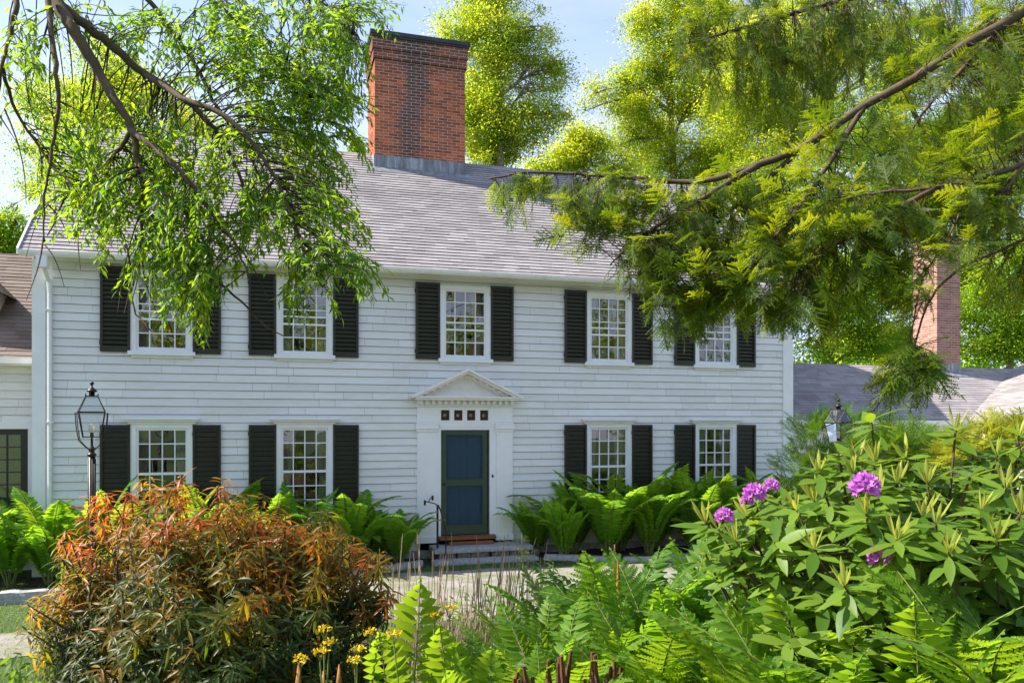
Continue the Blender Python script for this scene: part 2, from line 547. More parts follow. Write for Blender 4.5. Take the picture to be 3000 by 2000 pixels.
house = tag(empty('white_house', (0, 0, 0)),
            'white clapboard two storey house with dark shutters and a big brick chimney', 'house')
WX = [-5.452, -3.022, .018, 3.062, 5.545]
EXPO = .1445
openings = []
for i, x in enumerate(WX):
    openings.append((x - .47, x + .47, 3.80, 5.27))
    if i != 2: openings.append((x - .47, x + .47, .80, 2.66))
openings.append((-.93, .97, .0, 3.08))
w = MB()
clapboards(w, -7.17, 7.24, .16, 5.40, 0, openings, EXPO)
w.build('wall', M['clap'], house)
w = MB()   # solid wall behind the boards, pierced by the openings, with the other three walls
zb = sorted({0.0, 5.5} | {o[2] for o in openings} | {o[3] for o in openings})
for a, b in zip(zb[:-1], zb[1:]):
    for p, q in interval_cut(-7.45, 7.48, [(o[0], o[1]) for o in openings if o[2] < b and o[3] > a]):
        w.box(p, q, .002, .14, a, b)
w.box(-7.45, -7.35, .142, 6.9, 0, 5.5).box(7.38, 7.48, .142, 6.9, 0, 5.5).box(-7.35, 7.38, 6.8, 6.9, 0, 5.5)
for xx in (-7.45, 7.38):   # gable triangles
    w.hexa([(xx, .05, 5.502), (xx + .1, .05, 5.502), (xx + .1, 3.5, 8.45), (xx, 3.5, 8.45),
            (xx, 6.9, 5.502), (xx + .1, 6.9, 5.502), (xx + .1, 3.52, 8.45), (xx, 3.52, 8.45)])
w.build('wall', M['shade_sheathing'], house)
w = MB()
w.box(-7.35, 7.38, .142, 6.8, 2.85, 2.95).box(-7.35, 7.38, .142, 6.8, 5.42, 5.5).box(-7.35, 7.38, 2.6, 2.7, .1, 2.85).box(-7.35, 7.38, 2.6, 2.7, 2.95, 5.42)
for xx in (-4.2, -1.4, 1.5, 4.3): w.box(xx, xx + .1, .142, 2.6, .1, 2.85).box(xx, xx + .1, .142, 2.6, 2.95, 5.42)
w.build('partition', M['room_shade'], house)
w = MB(); w.box(-7.36, 7.39, -.03, .0, 0, .16); w.build('foundation', M['granite'], house)
# corner boards
w = MB(); w.box(-7.44, -7.27, -.045, .06, .0, 5.38).box(-7.475, -7.44, -.045, .3, .0, 5.38); w.build('corner_board', M['trim'], house)
w = MB(); w.box(7.24, 7.42, -.045, .06, 0, 5.40).box(7.42, 7.505, -.03, .3, 0, 5.40); w.build('corner_board', M['trim'], house)
w = MB(); w.box(-7.27, -7.17, -.012, .0, .0, 5.38); w.build('corner_board', M['trim'], house)
# eaves: frieze, soffit, fascia, gutter
w = MB()
w.box(-7.27, 7.24, -.035, 0, 5.405, 5.46).box(-7.5, 7.54, -.40, .05, 5.46, 5.485)
mf = w.mesh('eaves_soffit')
for v in mf.vertices: v.co = sag(v.co)
link('soffit', mf, M['trim'], house)
w = MB()
prof = [(-.40, 5.40), (-.47, 5.40), (-.50, 5.44), (-.51, 5.485), (-.50, 5.485), (-.49, 5.445), (-.46, 5.41), (-.41, 5.41), (-.41, 5.485), (-.40, 5.485)]
NS = 40
for k in range(NS + 1):
    x = -7.56 + 15.14 * k / NS
    w.v += [tuple(sag((x, y, z + random.uniform(-.002, .002)))) for y, z in prof]
m_ = len(prof)
for k in range(NS):
    for i in range(m_):
        a, b = k * m_ + i, k * m_ + (i + 1) % m_
        w.f.append((a, b, b + m_, a + m_))
w.f += [tuple(range(m_)), tuple(NS * m_ + i for i in range(m_ - 1, -1, -1))]
w.build('gutter', M['trim_old'], house)
w = MB()
w.tube([(-7.22, -.44, 5.34), (-7.22, -.42, 5.22), (-7.21, -.09, 5.0), (-7.205, -.075, 4.8), (-7.205, -.075, .1)], .038, 8)
w.box(-7.30, -7.14, -.52, -.37, 5.16, 5.345)
for zz in (4.5, 2.6, .9): w.box(-7.255, -7.155, -.12, -.012, zz, zz + .03)
w.build('downspout', M['trim'], house)
# roof
TH = math.atan2(3.36, 3.9)
VS = (0, math.cos(TH), math.sin(TH))
w = MB()
shingles(w, (-7.58, -.44, 5.50 - .035), (1, 0, 0), VS, 15.2, 5.16, .122, sag, .31, .020)
w.build('roof', M['roof'], house)
w = MB()
NB = 24
for k in range(NB + 1):
    x = -7.57 + 15.18 * k / NB
    for y, z in [(-.42, 5.455), (-.42, 5.478), (3.5, 8.83), (7.4, 5.48), (7.4, 5.44), (3.5, 8.79)]:
        w.v.append(tuple(sag((x, y, z)) if y < 3.5 else (x, y, z)))
for k in range(NB):
    for i in range(6):
        a, b = k * 6 + i, k * 6 + (i + 1) % 6
        w.f.append((a, b, b + 6, a + 6))
w.f += [tuple(range(6)), tuple(NB * 6 + i for i in range(5, -1, -1))]
w.build('roof_deck', M['roof'], house)
for xx in (-7.60, 7.585):
    w = MB()
    a = sag((xx, -.44, 5.42)); b = np.array((xx, 3.5, 8.80))
    w.hexa([a + (0, 0, 0), a + (.03, 0, 0), b + (.03, 0, 0), b, a + (0, 0, .10), a + (.03, 0, .10), b + (.03, 0, .10), b + (0, 0, .10)])
    w.build('rake_board', M['trim'], house)
w = MB()
x = -7.6
while x < 7.6:
    z = random.uniform(-.004, .004)
    w.hexa([(x, 3.36, 8.745 + z), (x + .3, 3.36, 8.745 + z), (x + .3, 3.64, 8.745 + z), (x, 3.64, 8.745 + z),
            (x, 3.47, 8.862 + z), (x + .3, 3.47, 8.862 + z), (x + .3, 3.53, 8.862 + z), (x, 3.53, 8.862 + z)])
    x += .302
w.build('ridge_cap', M['roof'], house)
# main chimney
CX0, CX1, CY0, CY1 = -1.375, .728, 3.0, 4.3
w, mm = MB(), MB()
bricks(w, mm, CX0, CX1, CY0, CY1, 8.0, 10.88)
bricks(w, mm, CX0 - .035, CX1 + .035, CY0 - .035, CY1 + .035, 10.888, 11.09)
bricks(w, mm, CX0 - .06, CX1 + .06, CY0 - .06, CY1 + .06, 11.10, 11.36)
ch = w.build('chimney', M['brick'], house)
mm.build('mortar', M['mortar'], ch)
w = MB()
w.box(CX0 - .085, CX1 + .085, CY0 - .085, CY1 + .085, 11.368, 11.41).box(CX0 - .11, CX1 + .11, CY0 - .11, CY1 + .11, 11.413, 11.50)
w.build('cap', M['slab'], ch)
w = MB()   # lead flashing: apron on the slope and an upstand round the foot
zf = 8.43
w.box(CX0 - .02, CX1 + .02, CY0 - .022, CY0 - .006, zf - .2, zf + .27)
for xx in (CX0 - .022, CX1 + .006):
    w.hexa([(xx, CY0 - .02, 8.2), (xx + .016, CY0 - .02, 8.2), (xx + .016, CY1, 8.2), (xx, CY1, 8.2),
            (xx, CY0 - .02, zf + .27), (xx + .016, CY0 - .02, zf + .27), (xx + .016, CY1, zf + .6), (xx, CY1, zf + .6)])
tz = lambda y: 5.5 + (y + .4) * .8615
n_ = np.array([0, -math.sin(TH), math.cos(TH)])
p0 = [np.array(p) for p in ((CX0 - .12, CY0 - .17, tz(CY0 - .17) - .01), (CX1 + .12, CY0 - .17, tz(CY0 - .17) - .01), (CX1 + .12, CY0 + .03, tz(CY0 + .03) - .01), (CX0 - .12, CY0 + .03, tz(CY0 + .03) - .01))]
w.hexa(p0 + [p + n_ * .026 for p in p0])
w.build('flashing', M['lead'], ch)

# windows
pane_parts = []


def make_window(x, zs, kind):
    """kind 'low' or 'up'; zs: sill top, glass bottom, bars..., glass top"""
    gb, gt = zs[0], zs[-1]
    hw = .41
    w = MB()
    zc0, zc1 = gb - .045, gt + .075
    w.box(x - .495, x - hw - .012, -.05, .10, zc0, zc1).box(x + hw + .012, x + .495, -.05, .10, zc0, zc1)
    w.box(x - hw - .012, x + hw + .012, -.05, .10, gt + .012, zc1)
    w.box(x - .507, x - .497, -.062, -.02, zc0, zc1 + .012).box(x + .497, x + .507, -.062, -.02, zc0, zc1 + .012).box(x - .497, x + .497, -.062, -.02, zc1, zc1 + .012)
    win = w.build('window', M['trim'], house)
    w = MB()
    w.box(x - .545, x + .545, -.10, .10, zc0 - .07, zc0).box(x - .50, x + .50, -.045, .0, zc0 - .115, zc0 - .072)
    w.build('sill', M['trim'], win)
    if kind == 'low':
        w = MB()
        w.box(x - .55, x + .55, -.07, 0, zc1 + .014, zc1 + .05).box(x - .585, x + .585, -.11, 0, zc1 + .052, zc1 + .085)
        w.box(x - .62, x + .62, -.145, 0, zc1 + .087, zc1 + .12)
        w.build('cornice', M['trim'], win)
    w = MB()
    s = .028
    w.box(x - hw - .012, x - hw + s, -.022, .03, gb - .04, gt + .012).box(x + hw - s, x + hw + .012, -.022, .03, gb - .04, gt + .012)
    w.box(x - hw + s, x + hw - s, -.022, .03, gt - s, gt + .012).box(x - hw + s, x + hw - s, -.022, .03, gb - .04, gb + s)
    for z, t in zs[1:-1]:
        w.box(x - hw + s, x + hw - s, -.020 if t < .02 else -.027, .03, z - t, z + t)
    for k in (-1, 0, 1):
        xx = x + k * hw * .5
        w.box(xx - .0095, xx + .0095, -.0175, .024, gb + s, gt - s)
    w.build('sash', M['trim'], win)
    # panes, each a hair out of true as old glass is
    w = MB()
    bars = [gb] + [z for z, _ in zs[1:-1]] + [gt]
    for za, zb_ in zip(bars[:-1], bars[1:]):
        for k in range(4):
            xa = x - hw + k * hw * .5; xb = xa + hw * .5
            t = [random.uniform(-.0035, .0035) for _ in range(3)]
            w.add([(xa, .008 + t[0], za), (xb, .008 + t[1], za), (xb, .008 + t[2], zb_), (xa, .008 + t[0] + t[2] - t[1], zb_)], [(0, 1, 2, 3)])
    w.build('pane', M['glass'], win)
    # curtains hanging in soft folds inside
    for sgn in (-1, 1):
        w = MB()
        n = 22
        cw = random.uniform(.22, .34)
        for k in range(n + 1):
            t = k / n
            for j, (zz, sp) in enumerate([(gt + .02, 1.0), ((gt + gb) / 2 + .1, .85), ((gt + gb) / 2 - .15, .62), (gb - .03, .8)]):
                w.v.append((x + sgn * (.44 - cw * sp * t), .17 + .016 * math.sin(k * 1.7 + j), zz))
        for k in range(n):
            for j in range(3):
                a = k * 4 + j; w.f.append((a, a + 1, a + 5, a + 4))
        w.build('curtain', M['curtain'], win, True)
    return win


def make_shutter(x0, x1, z0, z1, ms=[None, None]):
    key = 0 if z0 > 3 else 1
    hw, H = (x1 - x0) / 2, z1 - z0
    if ms[key] is None:
        hw0 = .242
        w = MB()
        w.box(-hw0, -hw0 + .045, -.072, -.030, 0, H).box(hw0 - .045, hw0, -.072, -.030, 0, H)
        w.box(-hw0 + .045, hw0 - .045, -.070, -.032, 0, .10).box(-hw0 + .045, hw0 - .045, -.070, -.032, H - .055, H)
        w.box(-hw0 + .045, hw0 - .045, -.036, -.031, .10, H - .055)  # added dark back sheet stands in for the shade between the slats
        n = int((H - .155) / (.074 if key == 0 else .084)); dz = (H - .155) / n
        for k in range(n):
            z = .10 + k * dz + .006
            t = .008
            a, b = (-.037, z), (-.072, z + (.036 if key == 0 else .010))
            w.hexa([(-hw0 + .046, a[0], a[1]), (hw0 - .046, a[0], a[1]), (hw0 - .046, b[0], b[1]), (-hw0 + .046, b[0], b[1]),
                    (-hw0 + .046, a[0], a[1] + t), (hw0 - .046, a[0], a[1] + t), (hw0 - .046, b[0], b[1] + t), (-hw0 + .046, b[0], b[1] + t)])
        for zz in (.12, H - .2):
            w.box(-hw0 - .012, -hw0 - .001, -.05, -.03, zz, zz + .07)
        ms[key] = w.mesh('louvred_shutter')
    o = link('shutter', ms[key], M['shutter'], house, ((x0 + x1) / 2, random.uniform(-.004, .0), z0))
    o.scale = (hw / .242, 1, 1)
    o.rotation_euler = (0, random.uniform(-.004, .004), 0)
    return o


for i, x in enumerate(WX):
    make_window(x, [3.905, (4.18, .0095), (4.425, .017), (4.565, .014), (4.69, .0095), (4.96, .0095), 5.195], 'up')
    dl, dr = (-.977, .958) if i else (-.977, .967)
    make_shutter(x - .985, x - .507, 3.838, 5.315); make_shutter(x + .504, x + .975, 3.835, 5.312)
    if i != 2:
        make_window(x, [.93, (1.19, .0095), (1.45, .0095), (1.715, .022), (1.975, .0095), (2.24, .0095), 2.503], 'low')
        make_shutter(x - .985, x - .507, .85, 2.575); make_shutter(x + .504, x + .975, .85, 2.575)

# entrance: pilasters, frieze with four lights, dentils and pediment
dx = .02
w = MB()
w.box(dx - .955, dx - .575, -.06, .05, .30, 2.44).box(dx + .62, dx + .955, -.06, .05, .30, 2.44)          # pilasters
for a, b in ((dx - .955, dx - .575), (dx + .62, dx + .955)):
    w.box(a - .02, b + .02, -.085, .0, .30, .42)                         # plinths
    w.box(a - .015, b + .015, -.075, 0, 2.442, 2.49).box(a - .03, b + .03, -.095, 0, 2.492, 2.58).box(a - .015, b + .015, -.08, 0, 2.582, 2.622)
w.box(dx - .573, dx - .49, -.045, .05, .42, 2.58).box(dx + .485, dx + .618, -.045, .05, .42, 2.58).box(dx - .49, dx + .485, -.045, .05, 2.475, 2.58)
w.box(dx - .52, dx + .515, -.055, -.046, 2.53, 2.585)
# frieze pierced by four square lights
lx = [-.384, -.125, .133, .396]
zl0, zl1 = 2.66, 2.86
w.box(dx - .955, dx + .955, -.05, .05, 2.624, zl0).box(dx - .573, dx + .618, -.043, .05, 2.581, 2.6235).box(dx - .955, dx + .955, -.05, .05, zl1, 2.92)
xs = [dx - .955] + [v for c in lx for v in (c - .085, c + .085)] + [dx + .955]
for k in range(0, len(xs), 2): w.box(xs[k], xs[k + 1], -.05, .05, zl0, zl1)
w.box(dx - .975, dx + .975, -.075, .03, 2.922, 2.95)
w.box(dx - .96, dx + .96, -.09, .03, 2.952, 3.045)
ds = w.build('door_surround', M['trim'], house)
for k in range(16):
    xx = dx - .93 + k * .121
    w = MB(); w.box(xx, xx + .062, -.165, -.088, 2.975, 3.043); w.build('dentil', M['trim'], ds)
w = MB()
w.box(dx - 1.02, dx + 1.02, -.26, .02, 3.047, 3.085).box(dx - 1.06, dx + 1.06, -.29, .02, 3.087, 3.12)
hx, hz0, hz1 = 1.11, 3.122, 3.66
for s in (-1, 1):
    a = np.array([dx + s * hx, 0, hz0]); b = np.array([dx, 0, hz1])
    d = (b - a) / np.linalg.norm(b - a); nn = np.array([-d[2] * s, 0, d[0] * s]) * 1.0
    if nn[2] < 0: nn = -nn
    def slab(o0, o1, y0, y1, cut=0.0):
        aa = a + d * cut
        pa0 = aa + nn * o0; pa1 = aa + nn * o1
        k0 = (dx - pa0[0]) / d[0]; k1 = (dx - pa1[0]) / d[0]
        pb0 = pa0 + d * k0; pb1 = pa1 + d * k1
        w.prism([(pa0[0], pa0[2]), (pb0[0], pb0[2]), (pb1[0], pb1[2]), (pa1[0], pa1[2])], y0, y1)
    slab(-.045, -.001, -.31, .02, .0); slab(-.085, -.047, -.27, .02, .10); slab(-.15, -.087, -.12, .02, .22)
    for k in range(6):
        t = .30 + k * .148
        c = a + d * t - nn * .098
        w.prism([(c[0] - .028, c[2] - .026 - .0), (c[0] + .028, c[2] - .026), (c[0] + .028, c[2] + .012), (c[0] - .028, c[2] + .012)], -.19, -.121)
w.prism([(dx - .98, 3.122), (dx + .98, 3.122), (dx, 3.60)], -.045, .015)
w.build('pediment', M['trim_old'], ds)
for c in lx:
    w = MB(); w.box(c - .085, c + .085, .0, .012, zl0, zl1)
    p = w.build('transom_pane', M['bullseye'], ds)
    w = MB(); w.lathe([(.034, 0), (.028, .012), (.012, .02), (.0015, .018)], (0, 0, 0), 14)
    b = w.build('glass_boss', M['lamp_glass'], ds, True, (c, -.001, (zl0 + zl1) / 2 - .004)); b.rotation_euler = (math.pi / 2, 0, 0)
    b.parent = ds
# doors
w = MB()
w.box(-.41, .41, .055, .085, .44, 2.46)
for a, b in ((-.37, -.055), (.055, .37)):
    for z0, z1 in ((2.13, 2.36), (1.42, 1.98), (.62, 1.30)):
        w.box(a, b, .040, .0549, z0, z0 + .018).box(a, b, .040, .0549, z1 - .018, z1).box(a, a + .018, .040, .0549, z0 + .018, z1 - .018).box(b - .018, b, .040, .0549, z0 + .018, z1 - .018)
        w.box(a + .05, b - .05, .045, .0549, z0 + .05, z1 - .05)
w.build('front_door', M['door_blue'], house)
w = MB()
w.box(-.462, -.372, -.036, -.004, .44, 2.468).box(.372, .462, -.036, -.004, .44, 2.468)
w.box(-.372, .372, -.034, -.006, 2.385, 2.466).box(-.372, .372, -.034, -.006, 1.395, 1.50).box(-.372, .372, -.034, -.006, .44, .615)
for z0, z1 in ((.615, 1.395), (1.50, 2.385)):
    w.box(-.372, -.36, -.040, -.034, z0, z1).box(.36, .372, -.040, -.034, z0, z1).box(-.36, .36, -.040, -.034, z1 - .012, z1).box(-.36, .36, -.040, -.034, z0, z0 + .012)
sd = w.build('screen_door', M['screen_green'], house)
w = MB(); w.box(-.371, .371, -.020, -.019, .615, 1.395).box(-.371, .371, -.020, -.019, 1.50, 2.385); w.build('insect_screen', M['screen'], sd)
w = MB(); w.lathe([(.012, 0), (.012, .02), (.024, .03), (.026, .045), (.014, .056)], (0, 0, 0), 12)
h = w.build('door_handle', M['copper'], sd, True, (-.417, -.036, 1.43)); h.rotation_euler = (math.pi / 2, 0, 0)
for z in (2.05, .75):
    w = MB(); w.box(.455, .470, -.048, -.030, z, z + .09); w.build('hinge', M['iron'], sd)
w = MB(); w.lathe([(.020, 0), (.020, .008), (.009, .016)], (0, 0, 0), 12)
b = w.build('doorbell', M['iron'], house, True, (.565, -.046, 1.565)); b.rotation_euler = (math.pi / 2, 0, 0); b.scale = (1, 1.5, 1)
w = MB()
w.hexa([(-.52, -.20, .355), (.60, -.20, .355), (.60, -.002, .355), (-.52, -.002, .355), (-.52, -.20, .405), (.60, -.20, .405), (.60, -.002, .425), (-.52, -.002, .425)])
w.box(-.36, .52, -.30, -.06, .272, .325)
w.build('threshold', M['wood'], house)

# left wing, set back from the main front
LY = .8
w = MB(); clapboards(w, -13.5, -7.48, .15, 3.62, LY, [(-9.35, -7.62, .3, 2.62)]); w.build('wall', M['clap'], house)
w = MB()
for p, q, a, b in ((-13.5, -9.3, 0, 3.7), (-9.3, -7.62, 2.56, 3.7), (-7.62, -7.48, 0, 3.7), (-9.3, -7.62, 0, .3)): w.box(p, q, LY + .002, LY + .12, a, b)
w.box(-13.5, -7.48, 6.2, 6.3, 0, 3.7).box(-13.5, -13.4, LY + .13, 6.2, 0, 3.7).box(-13.4, -7.48, 3.4, 3.5, .0, 3.7)
w.build('wall', M['trim'], house)
w = MB()
w.box(-7.74, -7.63, LY - .05, LY + .05, .3, 2.50).box(-9.35, -7.63, LY - .05, LY + .05, 2.502, 2.62).box(-9.35, -9.26, LY - .05, LY + .05, .3, 2.50)
cw = w.build('window', M['trim'], house)
w = MB()
w.box(-7.86, -7.742, LY - .03, LY + .04, .3, 2.50).box(-9.258, -9.14, LY - .03, LY + .04, .3, 2.50).box(-9.14, -7.86, LY - .03, LY + .04, 2.40, 2.50).box(-9.14, -7.86, LY - .03, LY + .04, 1.1, 1.3).box(-9.14, -7.86, LY - .03, LY + .04, .3, .5)
for k in range(1, 5): w.box(-9.14, -7.86, LY - .02, LY + .03, 1.3 + k * .22 - .01, 1.3 + k * .22 + .01)
for k in range(1, 6): w.box(-9.14 + k * .213 - .01, -9.14 + k * .213 + .01, LY - .018, LY + .03, 1.3, 2.4)
w.box(-9.14, -7.86, LY + .0, LY + .03, .5, 1.1)
w.build('sash', M['shutter'], cw)
w = MB(); w.box(-9.14, -7.86, LY + .008, LY + .012, 1.3, 2.4); w.build('pane', M['glass'], cw)
TL = math.atan2(.84, 1)
w = MB(); shingles(w, (-13.6, LY - .32, 3.70), (1, 0, 0), (0, math.cos(TL), math.sin(TL)), 6.12, 3.66, .125, None, .3, .014)
r = w.build('roof', M['roof_brown'], house)
w = MB()
for p in ((-13.6, -7.485),):
    w.hexa([(p[0], LY - .3, 3.66), (p[1], LY - .3, 3.66), (p[1], LY + 2.15, 5.72), (p[0], LY + 2.15, 5.72), (p[0], LY - .3, 3.68), (p[1], LY - .3, 3.68), (p[1], LY + 2.15, 5.74), (p[0], LY + 2.15, 5.74)])
    w.hexa([(p[0], LY + 2.15, 5.72), (p[1], LY + 2.15, 5.72), (p[1], 6.6, 3.0), (p[0], 6.6, 3.0), (p[0], LY + 2.15, 5.75), (p[1], LY + 2.15, 5.75), (p[1], 6.6, 3.03), (p[0], 6.6, 3.03)])
w.build('roof_deck', M['roof_brown'], house)
w = MB(); w.box(-13.6, -7.485, LY - .40, LY - .30, 3.63, 3.735).box(-13.6, -7.485, LY - .3, LY + .0, 3.60, 3.655).box(-13.6, -7.485, LY - .03, LY, 3.5, 3.6); w.build('gutter', M['trim_old'], house)
# dormer on the left wing
w = MB()
w.box(-9.6, -8.42, 1.25, 3.0, 4.3, 5.0)
dm = w.build('dormer', M['clap'], house)
w = MB()
for s in (-1, 1):
    shingles(w, (-9.01 + s * .78, 1.05, 4.93), (0, 1, 0), (-s * math.cos(.72), 0, math.sin(.72)), 1.9, 1.04, .12, None, .28, .013)
w.build('dormer_roof', M['roof_brown'], dm)
w = MB(); w.prism([(-9.62, 5.0), (-8.40, 5.0), (-9.01, 5.55)], 1.25, 2.9); w.build('gable', M['trim'], dm)

# right wing, lower, with its own chimney and a cross gable
RY = .95
w = MB(); clapboards(w, 7.51, 20, .15, 2.55, RY, []); w.build('wall', M['clap'], house)
w = MB(); w.box(7.51, 20, RY + .002, RY + .12, 0, 2.6).box(7.51, 20, 5.6, 5.7, 0, 2.6).box(19.9, 20, RY + .12, 5.6, 0, 2.6); w.build('wall', M['trim'], house)
SR = .62; TR = math.atan(SR)
w = MB(); shingles(w, (7.515, .80, 2.655), (1, 0, 0), (0, math.cos(TR), math.sin(TR)), 13.2, 3.03, .125, None, .31, .014); w.build('roof', M['roof'], house)
w = MB()
w.hexa([(7.512, .80, 2.60), (20.7, .80, 2.60), (20.7, 3.37, 4.20), (7.512, 3.37, 4.20), (7.512, .80, 2.64), (20.7, .80, 2.64), (20.7, 3.37, 4.235), (7.512, 3.37, 4.235)])
w.hexa([(7.512, 3.37, 4.20), (20.7, 3.37, 4.20), (20.7, 5.95, 2.6), (7.512, 5.95, 2.6), (7.512, 3.37, 4.235), (20.7, 3.37, 4.235), (20.7, 5.95, 2.64), (7.512, 5.95, 2.64)])
w.build('roof_deck', M['roof'], house)
w = MB(); w.box(7.515, 13.2, .70, .80, 2.585, 2.675).box(7.515, 20, .80, RY, 2.55, 2.595).box(7.515, 20, RY - .03, RY - .001, 2.4, 2.55); w.build('gutter', M['trim_old'], house)
SX = .355; TX = math.atan(SX)
w = MB()
shingles(w, (13.25, -4.0, 2.66), (0, 1, 0), (math.cos(TX), 0, math.sin(TX)), 7.4, 5.2, .125, None, .31, .014)
w.build('roof', M['roof'], house)
w = MB()
w.hexa([(13.25, -4, 2.61), (18.2, -4, 4.37), (18.2, 3.6, 4.37), (13.25, .9, 2.61), (13.25, -4, 2.65), (18.2, -4, 4.40), (18.2, 3.6, 4.40), (13.25, .9, 2.65)])
w.hexa([(18.2, -4, 4.37), (23.2, -4, 2.61), (23.2, 3.6, 2.61), (18.2, 3.6, 4.37), (18.2, -4, 4.40), (23.2, -4, 2.65), (23.2, 3.6, 2.65), (18.2, 3.6, 4.40)])
w.build('roof_deck', M['roof'], house)
w = MB(); clapboards(w, 13.45, 23, .15, 2.6, -3.8, []); w.box(13.45, 13.55, -3.79, .94, 0, 2.6).box(22.9, 23, -3.79, 3.5, 0, 2.6).prism([(13.5, 2.602), (22.95, 2.602), (18.2, 4.3)], -3.82, -3.7)
w.build('wall', M['clap'], house)
w, mm = MB(), MB()
bricks(w, mm, 14.55, 15.38, 3.06, 3.95, 3.6, 7.75)
bricks(w, mm, 14.51, 15.42, 3.02, 3.99, 7.76, 7.92)
ch = w.build('chimney', M['brick_pink'], house); ch['label'] = 'slim faded pink brick chimney on the low right wing'
mm.build('mortar', M['mortar'], ch)
w = MB(); w.box(14.53, 15.40, 3.04, 3.97, 3.7, 4.32)
p0 = [np.array(p) for p in ((14.45, 2.85, 3.935), (15.6, 2.85, 3.935), (15.6, 3.1, 4.09), (14.45, 3.1, 4.09))]
w.hexa(p0 + [p + np.array([0, -.013, .022]) for p in p0]); w.build('flashing', M['lead'], ch)
w = MB(); w.box(14.49, 15.44, 3.0, 4.01, 7.925, 8.0); w.build('cap', M['slab'], ch)


# ------------------------------------------------------------------ ground
def smooth(t): t = min(1, max(0, t)); return t * t * (3 - 2 * t)


def gh(x, y):
    d = (x - CAM[0]) * FWD[0] + (y - CAM[1]) * FWD[1]
    return .95 * smooth((8.6 - d) / 5.4)


def ghv(P):
    d = (P[:, 0] - CAM[0]) * FWD[0] + (P[:, 1] - CAM[1]) * FWD[1]
    t = np.clip((8.6 - d) / 5.4, 0, 1)
    return .95 * t * t * (3 - 2 * t)


def hnoise(x, y, s=1.0): return (math.sin(x * 2.1 * s + 1.3) * math.cos(y * 1.7 * s) + .5 * math.sin(x * 5.3 * s + y * 4.1 * s)) * .5


def strip(name, m, xs, ya, yb, ny, lift, kind, rough=.006):
    """sheet between two lines y=ya(x) and y=yb(x), laid on the ground"""
    vs, fs = [], []
    for x in xs:
        for j in range(ny + 1):
            y = ya(x) + (yb(x) - ya(x)) * j / ny
            vs.append((x, y, gh(x, y) + lift + rough * max(0, hnoise(x, y, 2.3))))
    k = ny + 1
    for i in range(len(xs) - 1):
        for j in range(ny):
            a = i * k + j; fs.append((a, a + 1, a + k + 1, a + k))
    me = bpy.data.meshes.new(name); me.from_pydata(vs, [], fs)
    me.polygons.foreach_set('use_smooth', [True] * len(me.polygons))
    o = link(name, me, m)
    if kind: o['kind'] = kind
    return o


xs = np.unique(np.concatenate([np.linspace(-260, -16, 14), np.linspace(-16, 16, 90), np.linspace(16, 260, 14)]))
ys = np.unique(np.concatenate([np.linspace(-260, -20, 14), np.linspace(-20, 4, 80), np.linspace(4, 300, 20)]))
vs = [(x, y, gh(x, y)) for x in xs for y in ys]
k = len(ys)
fs = [(i * k + j, (i + 1) * k + j, (i + 1) * k + j + 1, i * k + j + 1) for i in range(len(xs) - 1) for j in range(k - 1)]
me = bpy.data.meshes.new('lawn'); me.from_pydata(vs, [], fs); me.polygons.foreach_set('use_smooth', [True] * len(fs))
tag(link('lawn', me, M['turf']), kind='structure')


def path_top(x):
    if x < -1.2: return -1.45 - 2.5 * smooth((-1.2 - x) / 4.4)
    return -1.45 - .10 * max(0, x)


def wob(x, a): return a * (math.sin(x * 3.1) + .6 * math.sin(x * 7.7 + 1))


xs = list(np.linspace(-14, 13, 190))
strip('gravel_path', M['gravel'], xs, lambda x: path_top(x) + wob(x, .035), lambda x: -4.9 - .25 * (x < -5) * (-5 - x) + wob(x + 3, .05), 26, .006, 'structure')
strip('garden_bed', M['soil'], list(np.linspace(-13, -.85, 60)), lambda x: -.04, lambda x: -.95 + wob(x, .05), 6, .008, 'structure', .05)
strip('garden_bed', M['soil'], list(np.linspace(1.15, 7.6, 50)), lambda x: -.04, lambda x: -1.15 + wob(x, .05), 6, .008, 'structure', .05)
strip('garden_bed', M['soil'], list(np.linspace(-5.9, 9, 90)), lambda x: -5.3 + wob(x, .08), lambda x: -17.5, 40, .012, 'structure', .03)


